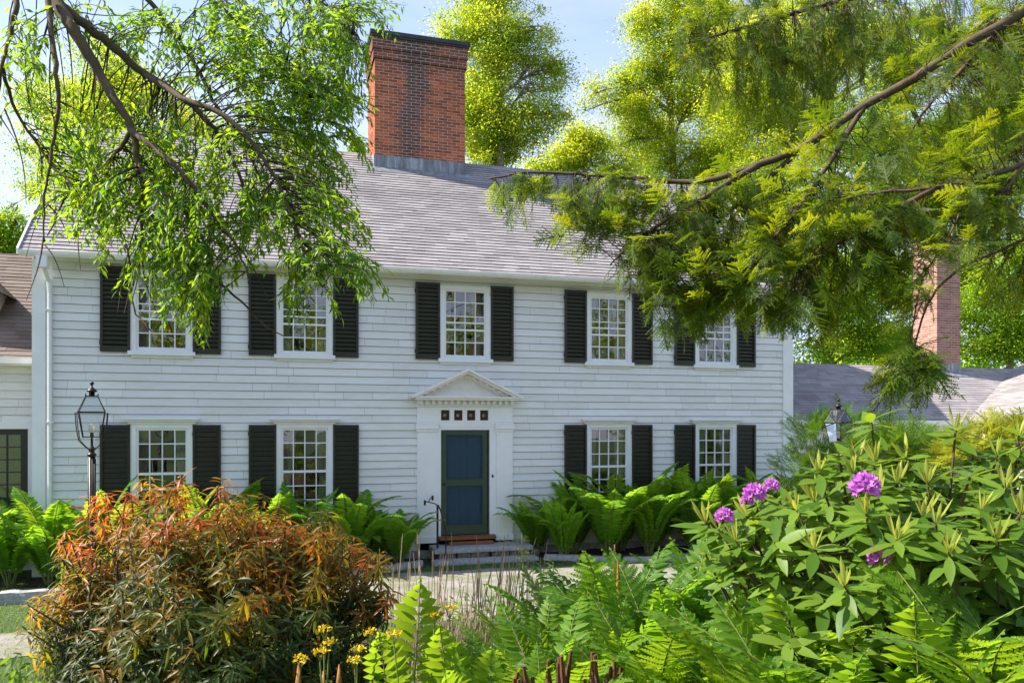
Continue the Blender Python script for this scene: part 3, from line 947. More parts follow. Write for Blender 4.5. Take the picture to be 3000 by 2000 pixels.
def rock(name, x0, x1, y0, y1, z0, z1, amp, cuts=5):
    """rough hewn block, as a mesh"""
    nx, ny, nz = max(2, int((x1 - x0) / .09)), max(2, int((y1 - y0) / .09)), max(2, int((z1 - z0) / .05))
    idx, vs, fs = {}, [], []
    ph = [random.uniform(0, 9) for _ in range(6)]

    def vid(i, j, k):
        key = (i, j, k)
        if key not in idx:
            x = x0 + (x1 - x0) * i / nx; y = y0 + (y1 - y0) * j / ny; z = z0 + (z1 - z0) * k / nz
            e = sum([i in (0, nx), j in (0, ny), k in (0, nz)])
            cx, cy, cz = (x0 + x1) / 2, (y0 + y1) / 2, (z0 + z1) / 2
            pull = .009 * (e - 1)
            d = np.array([x - cx, y - cy, z - cz]); d /= np.linalg.norm(d)
            a = amp * (math.sin(x * 9 + ph[0]) * math.sin(y * 11 + ph[1]) + .6 * math.sin(z * 23 + x * 17 + ph[2]) + .5 * math.sin(x * 31 + y * 27 + ph[3])) + random.uniform(-amp, amp) * .35
            p = np.array([x, y, z]) + d * (a - pull)
            idx[key] = len(vs); vs.append(tuple(p))
        return idx[key]
    for i in range(nx):
        for j in range(ny):
            for k in (0, nz):
                f = [vid(i, j, k), vid(i + 1, j, k), vid(i + 1, j + 1, k), vid(i, j + 1, k)]; fs.append(f if k else f[::-1])
    for i in range(nx):
        for k in range(nz):
            for j in (0, ny):
                f = [vid(i, j, k), vid(i, j, k + 1), vid(i + 1, j, k + 1), vid(i + 1, j, k)]; fs.append(f if j else f[::-1])
    for j in range(ny):
        for k in range(nz):
            for i in (0, nx):
                f = [vid(i, j, k), vid(i, j + 1, k), vid(i, j + 1, k + 1), vid(i, j, k + 1)]; fs.append(f if i else f[::-1])
    me = bpy.data.meshes.new(name); me.from_pydata(vs, [], fs); me.update()
    return me


st = tag(empty('doorstep', (.25, -.35, 0)), 'rough stone doorstep with a thin slab on top below the wooden threshold', 'doorstep')
def child(o, p):
    o.parent = p; o.matrix_parent_inverse = Matrix.Translation(-Vector(p.location)); return o
child(link('top_slab', rock('top_slab', -.72, 1.22, -.62, -.01, .17, .265, .005), M['granite']), st)
x = -.62
while x < 1.25:
    wd = random.uniform(.25, .48)
    child(link('stone', rock('stone', x, min(x + wd, 1.38) - .02, -.56, -.1, .0, .165, .014), M['stone']), st); x += wd
child(link('tread', rock('tread', -.78, 1.25, -.92, -.60, -.02, .075, .006), M['granite']), st)

# kerb stones
KG = 'granite kerb stones along the gravel path'
def kerb(p0, p1, label):
    p0, p1 = np.array(p0), np.array(p1); L = np.linalg.norm(p1 - p0); d = (p1 - p0) / L; s = 0
    while s < L - .2:
        n = min(random.uniform(.6, 1.05), L - s)
        o = link('kerb_stone', rock('kerb_stone', 0, n - .025, -.07, .07, -.06, .105 + random.uniform(-.02, .02), .007), M['granite'])
        c = p0 + d * s
        o.location = (c[0], c[1], gh(*c)); o.rotation_euler = (random.uniform(-.05, .05), 0, math.atan2(d[1], d[0]) + random.uniform(-.03, .03))
        tag(o, label, 'kerb stone', KG); s += n
lab_l = 'low grey granite kerb stone in the row left of the doorstep'
lab_r = 'low grey granite kerb stone in the row right of the doorstep'
kerb((-5.6, -2.0), (-2.4, -1.55), lab_l); kerb((-2.4, -1.55), (-.98, -.86), lab_l)
kerb((1.36, -.86), (2.7, -1.5), lab_r); kerb((2.72, -1.5), (6.4, -1.9), lab_r)
for (xa, xb, lb) in ((-8.3, -7.42, 'grey granite edging block at the far left end of the lawn edge'), (-7.38, -6.72, 'pale squared granite edging block left of the bronze shrub'), (-6.68, -6.2, 'dark edging block half hidden by the bronze shrub')):
    o = link('kerb_stone', rock('kerb_stone', -(xb - xa) / 2, (xb - xa) / 2, -.11, .11, -.06, .17, .012), M['granite'], None, ((xa + xb) / 2, -2.1, 0)); tag(o, lb, 'kerb stone', KG)

# iron handrail by the door
pb = at(1281.6 / Q, 1594 / Q, 14.93); zt = at(1281.6 / Q, 1479 / Q, 14.93)[2]
rl = tag(empty('handrail', (pb[0], pb[1], .255)), 'thin black iron handrail with a forked scroll top left of the door', 'handrail')
w = MB(); w.box(-.017, .017, -.017, .017, 0, zt - .255); w.build('post', M['iron'], rl)
w = MB()
hh = zt - .255
w.tube([(0, 0, hh), (-.05, .03, hh + .03), (-.15, .10, hh + .055), (-.21, .14, hh + .06)], .011, 6)
w.tube([(-.15, .10, hh + .055), (-.10, .22, hh + .10), (-.02, .36, hh + .13)], .010, 6)
w.box(-.232, -.196, .125, .155, hh - .01, hh + .085).box(-.04, -.005, .345, .375, hh + .06, hh + .15)
w.build('scroll', M['iron'], rl)
w = MB(); w.tube([(.012, 0, hh), (.05, -.07, hh - .10), (.08, -.16, hh - .28), (.11, -.24, hh - .48)], .016, 6); w.tube([(.11, -.24, hh - .48), (.11, -.24, -.2)], .013, 6)
w.build('rail', M['iron'], rl)


def lantern(name, base, label, ang, ztop):
    """post lantern: fluted post, collar, four bars, glazed body, glazed roof, vented cap and finial"""
    g = base[2]
    t = tag(empty(name, tuple(base)), label, 'street lamp', 'garden post lanterns')
    z = lambda v: v + (ztop - 3.147) - g
    w = MB()
    prof = []
    w.lathe([(.075, 0), (.075, .25), (.055, .32), (.043, .40), (.043, z(2.16))], (0, 0, 0), 20)
    for k in range(10):
        a = k * .628; w.tube([(.043 * math.cos(a), .043 * math.sin(a), .45), (.043 * math.cos(a), .043 * math.sin(a), z(2.12))], .0065, 5)
    w.build('post', M['iron'], t, True)
    w = MB(); w.lathe([(.05, z(2.165)), (.058, z(2.18)), (.05, z(2.195)), (.034, z(2.21)), (.034, z(2.235)), (.044, z(2.25)), (.036, z(2.275)), (.018, z(2.30)), (.013, z(2.42))], (0, 0, 0), 16)
    w.build('collar', M['copper'], t, True)
    c = lambda R, zz: [np.array([R * math.cos(ang + k * math.pi / 2), R * math.sin(ang + k * math.pi / 2), z(zz)]) for k in range(4)]
    b0, b1, r0, r1, top = c(.147, 2.416), c(.217, 2.735), c(.222, 2.745), c(.098, 2.953), c(.262, 2.735)
    w = MB()
    rr = .0055
    for k in range(4):
        n = (k + 1) % 4
        for A, B in ((b0[k], b1[k]), (r0[k], r1[k]), (b0[k], b0[n]), (b1[k], b1[n]), (r0[k], r0[n]), (r1[k], r1[n])): w.tube([A, B], rr, 5)
        w.tube([r1[k], r1[k] * np.array([1.08, 1.08, 1]) + np.array([0, 0, .03])], rr, 5)
    w.build('frame', M['copper'], t)
    for k in range(4):
        w = MB(); o_ = top[k]
        w.tube([b1[k], o_, o_ * np.array([.93, .93, 1]) + np.array([0, 0, -.2]), np.array([o_[0] * .78, o_[1] * .78, z(2.372)]), np.array([o_[0] * .45, o_[1] * .45, z(2.30)]), np.array([o_[0] * .16, o_[1] * .16, z(2.245)])], .0065, 5)
        w.build('bracket', M['copper'], t)
    w = MB()
    for k in range(4):
        n = (k + 1) % 4; w.add([b0[k] * .995 + b0[k] * 0, b0[n] * .995, b1[n] * .995, b1[k] * .995], [(0, 1, 2, 3)]); w.add([r0[k], r0[n], r1[n], r1[k]], [(0, 1, 2, 3)])
    w.build('pane', M['lamp_glass'], t)
    w = MB()
    w.lathe([(.035, z(2.955)), (.035, z(3.005)), (.062, z(3.012)), (.066, z(3.02)), (.05, z(3.04)), (.022, z(3.065)), (.012, z(3.078)), (.010, z(3.095)), (.024, z(3.11)), (.028, z(3.125)), (.02, z(3.14)), (.004, z(3.147))], (0, 0, 0), 18)
    w.add([p for p in r1] , [(0, 1, 2, 3)])
    w.build('cap', M['copper'], t, True)
    w = MB(); w.lathe([(.022, z(2.42)), (.022, z(2.47))], (0, 0, 0), 12); w.build('socket', M['copper'], t)
    w = MB(); w.lathe([(.018, z(2.471)), (.036, z(2.50)), (.040, z(2.54)), (.03, z(2.58)), (.004, z(2.595))], (0, 0, 0), 14); w.build('bulb', M['bulb'], t, True)
    return t


p = at(211 / 1, 1240, 10.5); p[2] = gh(p[0], p[1])
lantern('garden_lantern', p, 'dark four sided glass lantern on a post beside the bronze leaved shrub', math.radians(-36.2), 3.147)
p = at(1926, 1000, 13.5); ztp = at(1926, 915, 13.5)[2]; p[2] = gh(p[0], p[1])
lantern('garden_lantern', p, 'glass lantern top showing above the rhododendron at the right end of the house', math.radians(-30), ztp)


# ------------------------------------------------------------------ vegetation
def lerp(a, b, t): return a + (b - a) * t


def curve(p0, p1, droop, n=6, side=0.0):
    """bent twig from p0 to p1; positive droop bows it upwards before it falls"""
    p0, p1 = np.array(p0), np.array(p1); L = np.linalg.norm(p1 - p0)
    s = RNG.normal(size=3) * side * L
    return [lerp(p0, p1, t) + np.array([0, 0, droop * L]) * 4 * t * (1 - t) + s * math.sin(math.pi * t) for t in np.linspace(0, 1, n)]


def resample(path, step):
    P = np.array(path); seg = np.linalg.norm(np.diff(P, axis=0), axis=1); s = np.concatenate([[0], np.cumsum(seg)])
    t = np.arange(0, s[-1], step)
    return np.stack([np.interp(t, s, P[:, i]) for i in range(3)], 1)


def smooth_path(P, n=5):
    """Catmull-Rom through the points"""
    P = [np.array(p, float) for p in P]
    Q_ = [2 * P[0] - P[1]] + P + [2 * P[-1] - P[-2]]
    out = []
    for i in range(1, len(Q_) - 2):
        a, b, c, d = Q_[i - 1:i + 3]
        for t in np.arange(n) / n:
            out.append(.5 * ((2 * b) + (c - a) * t + (2 * a - 5 * b + 4 * c - d) * t * t + (3 * b - a - 3 * c + d) * t ** 3))
    return out + [P[-1]]


def blob_tree(label, blobs, d, base_px, mat, nclump, per, leaf, clump_r=.75, bark='bark', trunk_r=.22, name='tree', group='trees behind the house', cat='tree', up=.5, flat=.6):
    """tree whose crown fills the given spheres (overview x, y, radius); d = depth in metres"""
    C_ = np.array([at(b[0], b[1], d + (b[3] if len(b) > 3 else 0)) for b in blobs]); R_ = np.array([b[2] * Q / FPX * d for b in blobs])
    base = at(base_px, 1000, d); base[2] = gh(base[0], base[1]) - .1
    root = tag(empty(name, tuple(base)), label, cat, group)
    wts = R_ ** 2.3; wts /= wts.sum()
    big = nclump * 2; ph = RNG.uniform(0, 6, 3)
    pick = RNG.choice(len(blobs), big, p=wts)
    dirs = rdir(big); rad = RNG.random(big) ** .38 * RNG.uniform(.8, 1.12, big)
    cen = C_[pick] + dirs * (R_[pick] * rad)[:, None] * np.array([1, 1, .95])
    g = np.sin(cen[:, 0] * 1.5 + ph[0]) + np.sin(cen[:, 1] * 1.3 + ph[1]) + np.sin(cen[:, 2] * 1.9 + ph[2]) + RNG.normal(size=big) * .5
    sel_ = np.argsort(-g)[:int(big * .78)]; sel_ = RNG.permutation(sel_)[:nclump]
    pick, dirs, cen = pick[sel_], dirs[sel_], cen[sel_]; nclump = len(sel_)
    ctint = np.clip(.5 + .28 * RNG.normal(size=nclump) + .12 * dirs[:, 2], 0, 1)
    # leaves
    cr = clump_r * RNG.uniform(.45, 1.35, nclump)
    n = RNG.integers(int(per * .5), int(per * 1.4), nclump)
    ci = np.repeat(np.arange(nclump), n); tot = len(ci)
    off = RNG.normal(size=(tot, 3)) * .5
    off[:, 2] *= flat
    loc = cen[ci] + off * cr[ci][:, None]
    dd = unit(off + rdir(tot) * .8 + np.array([0, 0, -.25]))
    upv = unit(rdir(tot) * .62 + np.array([0, 0, up]) + .35 * dirs[ci])
    kp = RNG.random(tot) < .8
    s = Scat().add(*LEAF2, basis(dd, upv, leaf * RNG.uniform(.6, 1.3, tot))[kp], (loc - base)[kp], ctint[ci][kp])
    link('crown', s.mesh('crown'), mat, root)
    # trunk, limbs and twigs
    w = MB()
    topb = C_[np.argmax(C_[:, 2])]; midc = C_.mean(0)
    axis = smooth_path([base, base + (midc - base) * np.array([.15, .15, .35]) + RNG.normal(size=3) * .15, base + (midc - base) * np.array([.6, .6, .8]) + RNG.normal(size=3) * .3, lerp(midc, topb, .6), topb])
    axis = np.array(axis); rr = trunk_r * (1 - np.linspace(0, 1, len(axis)) * .92); rr[0] *= 1.35
    w.tube([p - base for p in axis], rr, 9)
    link('trunk', w.mesh('trunk', True), M[bark], root)
    w = MB()
    for c, r in zip(C_, R_):
        i = int(np.argmin(np.linalg.norm(axis - (c - np.array([0, 0, r * .9])), axis=1)))
        pth = curve(axis[i], c, .10, 7, .06)
        w.tube([p - base for p in pth], np.linspace(min(rr[i] * .6, .12), .02, 7), 6)
        sel = np.where(C_[pick] == c)[0] if False else [k for k in range(nclump) if pick[k] == list(map(tuple, C_)).index(tuple(c))]
        for k in sel[:26]:
            j = random.choice((2, 3, 4, 5, 6))
            w.tube([p - base for p in curve(pth[j], cen[k], .05, 4, .06)], [.028, .02, .013, .006], 4)
    link('limb', w.mesh('limb', True), M[bark], root)
    return root


def bl(*a): return list(a)


# --- trees standing behind the house
blob_tree('tall yellow green tree rising behind the big chimney to the top of the picture',
          [(1130, -40, 95), (1060, 70, 60), (1150, 90, 90), (1230, 60, 60), (1120, 190, 85), (1220, 190, 85), (1255, 150, 50), (1110, 290, 75), (1190, 300, 80), (1270, 270, 40), (1130, 370, 80), (1240, 360, 60), (1060, 250, 60)],
          34, 1150, M['maple'], 720, 185, .105, .66, 'bark_pale', .3)
blob_tree('small tree tip showing between the roof ridge and the left side of the chimney',
          [(815, 330, 22), (805, 352, 16), (826, 350, 18)], 40, 815, M['maple_deep'], 26, 45, .17, .3, 'bark', .1)
blob_tree('low bushy yellow tree over the ridge right of the big chimney',
          [(1300, 372, 45), (1360, 345, 50), (1410, 385, 45), (1330, 320, 30), (1240, 395, 30)], 30, 1340, M['maple'], 190, 160, .10, .54, 'bark_pale', .14)
blob_tree('tall sunlit tree with long reaching limbs right of the gap of sky',
          [(1480, 60, 50), (1560, 0, 70), (1430, 190, 45), (1370, 215, 34), (1500, 170, 65), (1460, 270, 60), (1560, 120, 80), (1600, 240, 90), (1520, 340, 70), (1640, 350, 80), (1430, 330, 34), (1345, 255, 26), (1620, 60, 80), (1590, 440, 80)],
          37, 1600, M['maple'], 720, 185, .105, .66, 'bark_pale', .3)
blob_tree('broad yellow green tree behind the upper hemlock boughs',
          [(1760, 120, 110), (1700, 250, 90), (1840, 260, 110), (1900, 100, 100), (1780, 400, 110), (1720, 520, 90), (1860, 540, 100)],
          33, 1800, M['maple'], 700, 185, .105, .70, 'bark_pale', .28)
blob_tree('mid green tree at the upper right with sky showing through its crown',
          [(2080, 180, 80), (2000, 330, 90), (2160, 330, 100), (2080, 480, 110), (2280, 270, 90), (2330, 420, 90), (2230, 520, 100), (2010, 90, 50)],
          36, 2120, M['maple_deep'], 680, 185, .105, .70, 'bark', .28)
blob_tree('green tree behind the low wing just right of the house corner',
          [(1860, 640, 75), (1930, 720, 75), (1850, 780, 50), (1990, 640, 80), (2000, 780, 60), (1900, 800, 40)],
          30, 1930, M['maple_deep'], 440, 165, .10, .64, 'bark', .2)
blob_tree('yellow green tree around the slim pink chimney',
          [(2080, 660, 70), (2060, 790, 60), (2150, 620, 60), (2230, 640, 60), (2130, 800, 50)],
          32, 2040, M['maple'], 380, 165, .10, .64, 'bark', .18)
blob_tree('green tree with a grey forked trunk at the right edge behind the wing',
          [(2260, 700, 70), (2340, 640, 80), (2300, 790, 60), (2370, 760, 70), (2240, 810, 40), (2420, 560, 90)],
          29, 2310, M['maple_deep'], 440, 165, .10, .64, 'bark_pale', .2)
blob_tree('yellow green tree behind the left half of the roof',
          [(180, 300, 130), (320, 260, 110), (430, 330, 100), (130, 430, 90), (250, 170, 80), (500, 380, 70), (90, 250, 60), (300, 400, 90), (560, 440, 50)],
          33, 280, M['maple'], 680, 185, .105, .70, 'bark', .28)
blob_tree('leafy tree at the far left edge beyond the small wing',
          [(20, 560, 55), (60, 600, 40), (-40, 520, 70), (-30, 620, 60), (40, 500, 30)], 30, 0, M['maple_deep'], 250, 150, .10, .55, 'bark', .18)
blob_tree('big pale green tree farther back filling the sky right of the centre',
          [(1500, 330, 120), (1680, 180, 150), (1880, 60, 150), (1700, 420, 120), (1900, 300, 160), (2100, 120, 130), (2100, 420, 150), (2300, 300, 140), (2360, 120, 90)],
          46, 1900, M['maple'], 1000, 130, .15, 1.0, 'bark_pale', .35)
# a far belt of woodland closing the gaps
s = Scat()
NW = 5200
ang = RNG.uniform(-1.0, 1.15, NW) + AY; dist = RNG.uniform(58, 85, NW)
cw = np.stack([CAM[0] + np.sin(ang) * dist, CAM[1] + np.cos(ang) * dist, RNG.uniform(.4, 11.5, NW) ** 1.0], 1)
cw[:, 2] *= .75 + .25 * np.sin(ang * 17) * np.sin(ang * 41 + 1)
ci = np.repeat(np.arange(NW), 26); tot = len(ci)
s.add(*LEAF2, basis(rdir(tot), rdir(tot, (0, 0, .8)), .55 * RNG.uniform(.6, 1.3, tot)), cw[ci] + RNG.normal(size=(tot, 3)) * .75, np.clip(.45 + .3 * RNG.normal(size=NW), 0, 1)[ci])
tag(link('distant_wood', s.mesh('distant_wood'), M['maple_deep']), 'far belt of green woodland behind the house', 'woodland', None, 'stuff')
# trees across the garden, behind the photographer: they show in the window panes
for i, (x, y, r, lb) in enumerate([(-17, -40, 5.5, 'rounded garden tree reflected at the left end of the windows'), (-7, -46, 6.5, 'tall garden tree reflected in the left windows'),
                                   (4, -43, 5.5, 'spreading garden tree reflected in the middle windows'), (14, -47, 6.5, 'tall garden tree reflected in the right windows'), (25, -42, 6, 'rounded garden tree reflected at the right end')]):
    root = tag(empty('tree', (x, y, .9)), lb, 'tree', 'trees across the garden')
    n = 9000; ncl = 150
    cen = rdir(ncl) * (RNG.random(ncl) ** .45 * r)[:, None] * np.array([1, 1, .95]) + np.array([0, 0, r * 1.15])
    ci = RNG.integers(0, ncl, n)
    s = Scat().add(*LEAF2, basis(rdir(n), rdir(n, (0, .5, .6)), .36 * RNG.uniform(.6, 1.3, n)), cen[ci] + RNG.normal(size=(n, 3)) * .6, np.clip(.5 + .3 * RNG.normal(size=ncl), 0, 1)[ci])
    link('crown', s.mesh('crown'), M['maple'], root)
    w = MB(); w.tube([(0, 0, 0), (.1, 0, r * .6), (0, .1, r * 1.4)], [.35, .25, .08], 8)
    for k in range(18): w.tube(curve((.05, 0, r * random.uniform(.3, .9)), cen[k], .06, 5), [.12, .09, .06, .04, .02], 5)
    w.build('trunk', M['bark'], root, True)


# --- the drooping broadleaf tree over the left of the picture
def limb_pts(L): return smooth_path([at(*p) for p in L], 5)


def leafy_twigs(w, s, targets, limbs, tpl, leaf, n_leaf, tail, droop, up=(0, 0, 1), rad=.0042, hang=.55, pair=True, stub=.25):
    """twigs from the nearest limb to each target point, leaves along their last stretch"""
    LP = np.concatenate(limbs)
    for tp in targets:
        dist = np.linalg.norm(LP - tp, axis=1) - .45 * (LP[:, 2] - tp[2]) + RNG.random(len(LP)) * .25
        i = int(np.argmin(dist)); p0 = LP[i]
        L = np.linalg.norm(tp - p0)
        if L > .9: p0 = lerp(tp, p0, .9 / L) if random.random() < .75 else p0
        L = min(L, 1.2)
        pth = curve(p0, tp, droop, 7, .05)
        e = unit(pth[-1] - pth[-2]); tt_ = min(1, max(0, random.gauss(.5, .28)))
        tl = tail * random.uniform(.6, 1.25)
        q = pth[-1]
        for k in range(3):
            e = unit(e + np.array([0, 0, -hang * .5]) + RNG.normal(size=3) * .1); q = q + e * tl / 3; pth.append(q)
        w.tube(pth, np.linspace(rad * (1 + L * .5), rad * .35, len(pth)), 4, False)
        P = resample(pth, tl / n_leaf * 1.15)[-int(n_leaf * 1.6):]
        if len(P) < 3: continue
        T = unit(np.gradient(P, axis=0))
        side = unit(np.cross(T, np.array([0, 0, 1.0]) + RNG.normal(size=3) * .3))
        m = len(P); sg = np.where(np.arange(m) % 2 == 0, 1, -1)[:, None]
        for rep in range(2 if pair else 1):
            d = T * RNG.uniform(.3, .9, (m, 1)) + side * sg * (1 if rep == 0 else -1) * RNG.uniform(.5, 1, (m, 1)) + np.array([0, 0, -hang]) * RNG.uniform(.4, 1.3, (m, 1)) + RNG.normal(size=(m, 3)) * .25
            u = RNG.normal(size=(m, 3)) * .45 + np.array(up)
            keep = RNG.random(m) < .93
            s.add(*tpl, basis(d, u, leaf * RNG.uniform(.6, 1.2, m))[keep], (P + RNG.normal(size=(m, 3)) * .01)[keep], np.full(keep.sum(), tt_))


def targets(blobs):
    """(x, y, rx, ry, depth, depth spread, count) -> points"""
    out = []
    for x, y, rx, ry, d, ds, n in blobs:
        k = 0
        n = int(n * (.85 if d < 6.1 and x > 1100 else 1))
        while k < n:
            a, b = random.uniform(-1, 1), random.uniform(-1, 1)
            if a * a + b * b < 1: out.append(at(x + a * rx, y + b * ry, d + random.uniform(-ds, ds))); k += 1
    return out


tb = at(-520, 1000, 6.4); tb[2] = gh(tb[0], tb[1]) - .1
tree = tag(empty('tree', tuple(tb)), 'tree whose drooping leafy limbs hang over the upper left of the picture', 'tree')
tv = lambda P: [p - tb for p in P]
w = MB()
crotch = at(-430, -420, 6.3)
w.tube(tv(smooth_path([tb, lerp(tb, crotch, .4) + np.array([.1, 0, 0]), lerp(tb, crotch, .75), crotch, crotch + np.array([-.3, .2, 2.4])])), np.linspace(.26, .1, 21), 12)
w.build('trunk', M['bark'], tree, True)
LIMBS = [
    ([(-430, -420, 6.3), (-200, -330, 6.0), (20, -150, 5.6), (125, 0, 5.4), (165, 62, 5.3), (215, 145, 5.3), (262, 225, 5.2), (300, 290, 5.2), (318, 375, 5.2), (335, 470, 5.2), (350, 560, 5.2)], 0.06, 0.01),
    ([(140, 15, 5.4), (180, 45, 5.4), (250, 100, 5.5), (330, 168, 5.6), (400, 210, 5.7), (470, 270, 5.7), (520, 340, 5.8), (560, 430, 5.8), (590, 520, 5.8)], 0.036, 0.008),
    ([(-10, -160, 5.7), (35, -10, 5.2), (25, 70, 5.1), (5, 150, 5.0), (-8, 260, 5.0)], 0.022, 0.006),
    ([(110, -10, 5.3), (118, 70, 5.2), (130, 170, 5.1), (135, 250, 5.1), (118, 360, 5.1), (102, 470, 5.1), (100, 560, 5.1)], 0.02, 0.004),
    ([(30, -200, 5.8), (250, -60, 6.2), (330, -10, 6.3), (400, 80, 6.3), (450, 150, 6.3), (500, 250, 6.2), (560, 330, 6.2), (600, 420, 6.2), (640, 530, 6.1)], 0.026, 0.005),
    ([(250, -60, 6.2), (420, -40, 6.5), (520, 30, 6.6), (620, 130, 6.6), (690, 250, 6.5), (720, 370, 6.5)], 0.022, 0.005),
    ([(330, 168, 5.6), (420, 225, 5.4), (520, 270, 5.3), (610, 370, 5.3), (660, 470, 5.3), (700, 580, 5.2), (740, 660, 5.2)], 0.022, 0.005),
    ([(300, 300, 5.2), (340, 330, 5.1), (410, 390, 5.0), (480, 480, 5.0), (540, 560, 5.0), (570, 640, 5.0)], 0.022, 0.005),
    ([(300, 300, 5.2), (270, 350, 5.3), (210, 410, 5.3), (150, 460, 5.3), (110, 540, 5.3)], 0.016, 0.004),
    ([(318, 375, 5.2), (345, 420, 5.1), (420, 480, 5.1), (470, 560, 5.1), (490, 640, 5.1)], 0.016, 0.004),
    ([(5, 150, 5.0), (30, 240, 5.2), (90, 340, 5.3), (150, 420, 5.3), (190, 520, 5.3)], 0.013, 0.004),
    ([(450, -60, 6.6), (620, -40, 6.8), (760, 20, 6.9), (820, 90, 6.9)], 0.02, 0.005),
    ([(318, 380, 5.2), (325, 480, 5.15), (322, 580, 5.1), (300, 690, 5.1), (345, 760, 5.05)], 0.014, 0.0035),
    ([(340, 480, 5.2), (420, 600, 5.2), (520, 660, 5.2), (600, 740, 5.25), (650, 770, 5.25)], 0.012, 0.0035),
]
w = MB(); limbs = []
for pts, r0, r1 in LIMBS:
    P = limb_pts(pts); limbs.append(np.array(P))
    P = [p + RNG.normal(size=3) * .004 for p in P]
    w.tube(tv(P), np.linspace(r0, r1, len(P)), 8)
w.build('limb', M['bark'], tree, True)
w, s = MB(), Scat()
tg = targets([(620, 80, 190, 110, 6.4, .7, 125), (760, 130, 85, 130, 6.6, .6, 110), (670, 240, 110, 100, 6.3, .6, 95), (715, 370, 70, 80, 6.0, .5, 48), (640, 310, 90, 60, 6.1, .5, 26),
              (560, 220, 120, 90, 6.0, .5, 30), (640, 460, 95, 70, 5.6, .5, 44), (745, 480, 60, 50, 5.5, .4, 26), (560, 530, 90, 50, 5.3, .4, 26), (720, 570, 70, 36, 5.3, .4, 20),
              (430, 370, 130, 90, 5.5, .5, 58), (300, 440, 140, 80, 5.3, .4, 58), (240, 340, 140, 110, 5.5, .5, 64), (420, 490, 90, 60, 5.1, .3, 26), (150, 400, 70, 70, 5.4, .3, 14),
              (370, 580, 70, 40, 5.1, .3, 20), (440, 610, 70, 60, 5.05, .25, 36), (450, 680, 44, 40, 5.05, .2, 16), (400, 100, 160, 90, 6.0, .6, 50), (230, 60, 110, 60, 5.7, .5, 20),
              (60, 170, 60, 130, 5.3, .4, 20), (835, 10, 40, 50, 6.9, .3, 24), (800, 600, 45, 36, 5.2, .25, 18), (710, 650, 50, 36, 5.2, .2, 12), (240, 500, 45, 30, 5.2, .2, 10), (800, 270, 20, 90, 6.5, .3, 16)])
leafy_twigs(w, s, tg, limbs, leaf_tpl(.15, 2, .04, .22), .068, 9, .26, .09, hang=.36, stub=.1)
w.v = [tuple(np.array(p) - tb) for p in w.v]
w.build('twig', M['twig'], tree)
s.V = [v - tb for v in s.V]
link('foliage', s.mesh('foliage'), M['ash'], tree)
# bare hanging twigs at the tips
for x0, y0, x1, y1, d in [(100, 560, 148, 660, 5.1), (100, 545, 60, 690, 5.1), (290, 560, 285, 720, 5.1), (330, 560, 372, 745, 5.1), (310, 540, 300, 700, 5.1), (-5, 260, 40, 330, 5), (10, 250, 60, 470, 5.1),
                          (330, 470, 270, 720, 5.1), (345, 480, 350, 690, 5.1), (110, 470, 160, 560, 5.1), (180, 520, 185, 620, 5.3), (500, 520, 620, 700, 5.2), (300, 400, 250, 560, 5.3), (60, 120, 90, 320, 5.1), (150, 440, 60, 590, 5.3)]:
    w = MB(); w.tube(tv(curve(at(x0, y0, d), at(x1, y1, d), .06, 8, .06)), np.linspace(.006, .002, 8), 4, False); w.build('bare_twig', M['twig'], tree)


# --- the hemlock over the right of the picture
def spray_tpl(fine=1.0):
    """flat needle spray about 1 long: stem along x, side twigs with two rows of flat needles"""
    V, T = [], []
    def tri(a, b, c):
        k = len(V); V.extend([a, b, c]); T.append((k, k + 1, k + 2))
    def needles(p, d, L, step, nl):
        q = np.array([-d[1], d[0], 0]); n = max(3, int(L / step))
        for i in range(n):
            t = (i + .3) / n; c = p + d * L * t
            ll = nl * (1 - .5 * t)
            for sg in (-1, 1):
                jj = random.uniform(.75, 1.2)
                tip = c + (q * sg * .75 + d * .75) * ll * jj + np.array([0, 0, random.uniform(-.014, .006)])
                tri(c - d * .016, c + d * .026, tip)
        tri(p + q * .008, p - q * .008, p + d * L)
    for i in range(9):
        t = .06 + .1 * i
        p = np.array([t, 0, -.22 * t * t])
        for sg in (-1, 1):
            if random.random() < .12: continue
            L = (.44 * (1 - t) ** .7 + .08) * random.uniform(.65, 1.2)
            a = sg * random.uniform(.6, 1.0)
            d = np.array([math.cos(a), math.sin(a), -.25 * random.uniform(.2, 2.0)]); d /= np.linalg.norm(d)
            needles(p, d, L, .046, .062)
    for i in range(10):
        t = i * .1
        p = np.array([t, 0, -.22 * t * t]); e = np.array([t + .1, 0, -.22 * (t + .1) ** 2]) - p
        needles(p, e / np.linalg.norm(e), .1, .046, .058)
    return np.array(V), np.array(T)


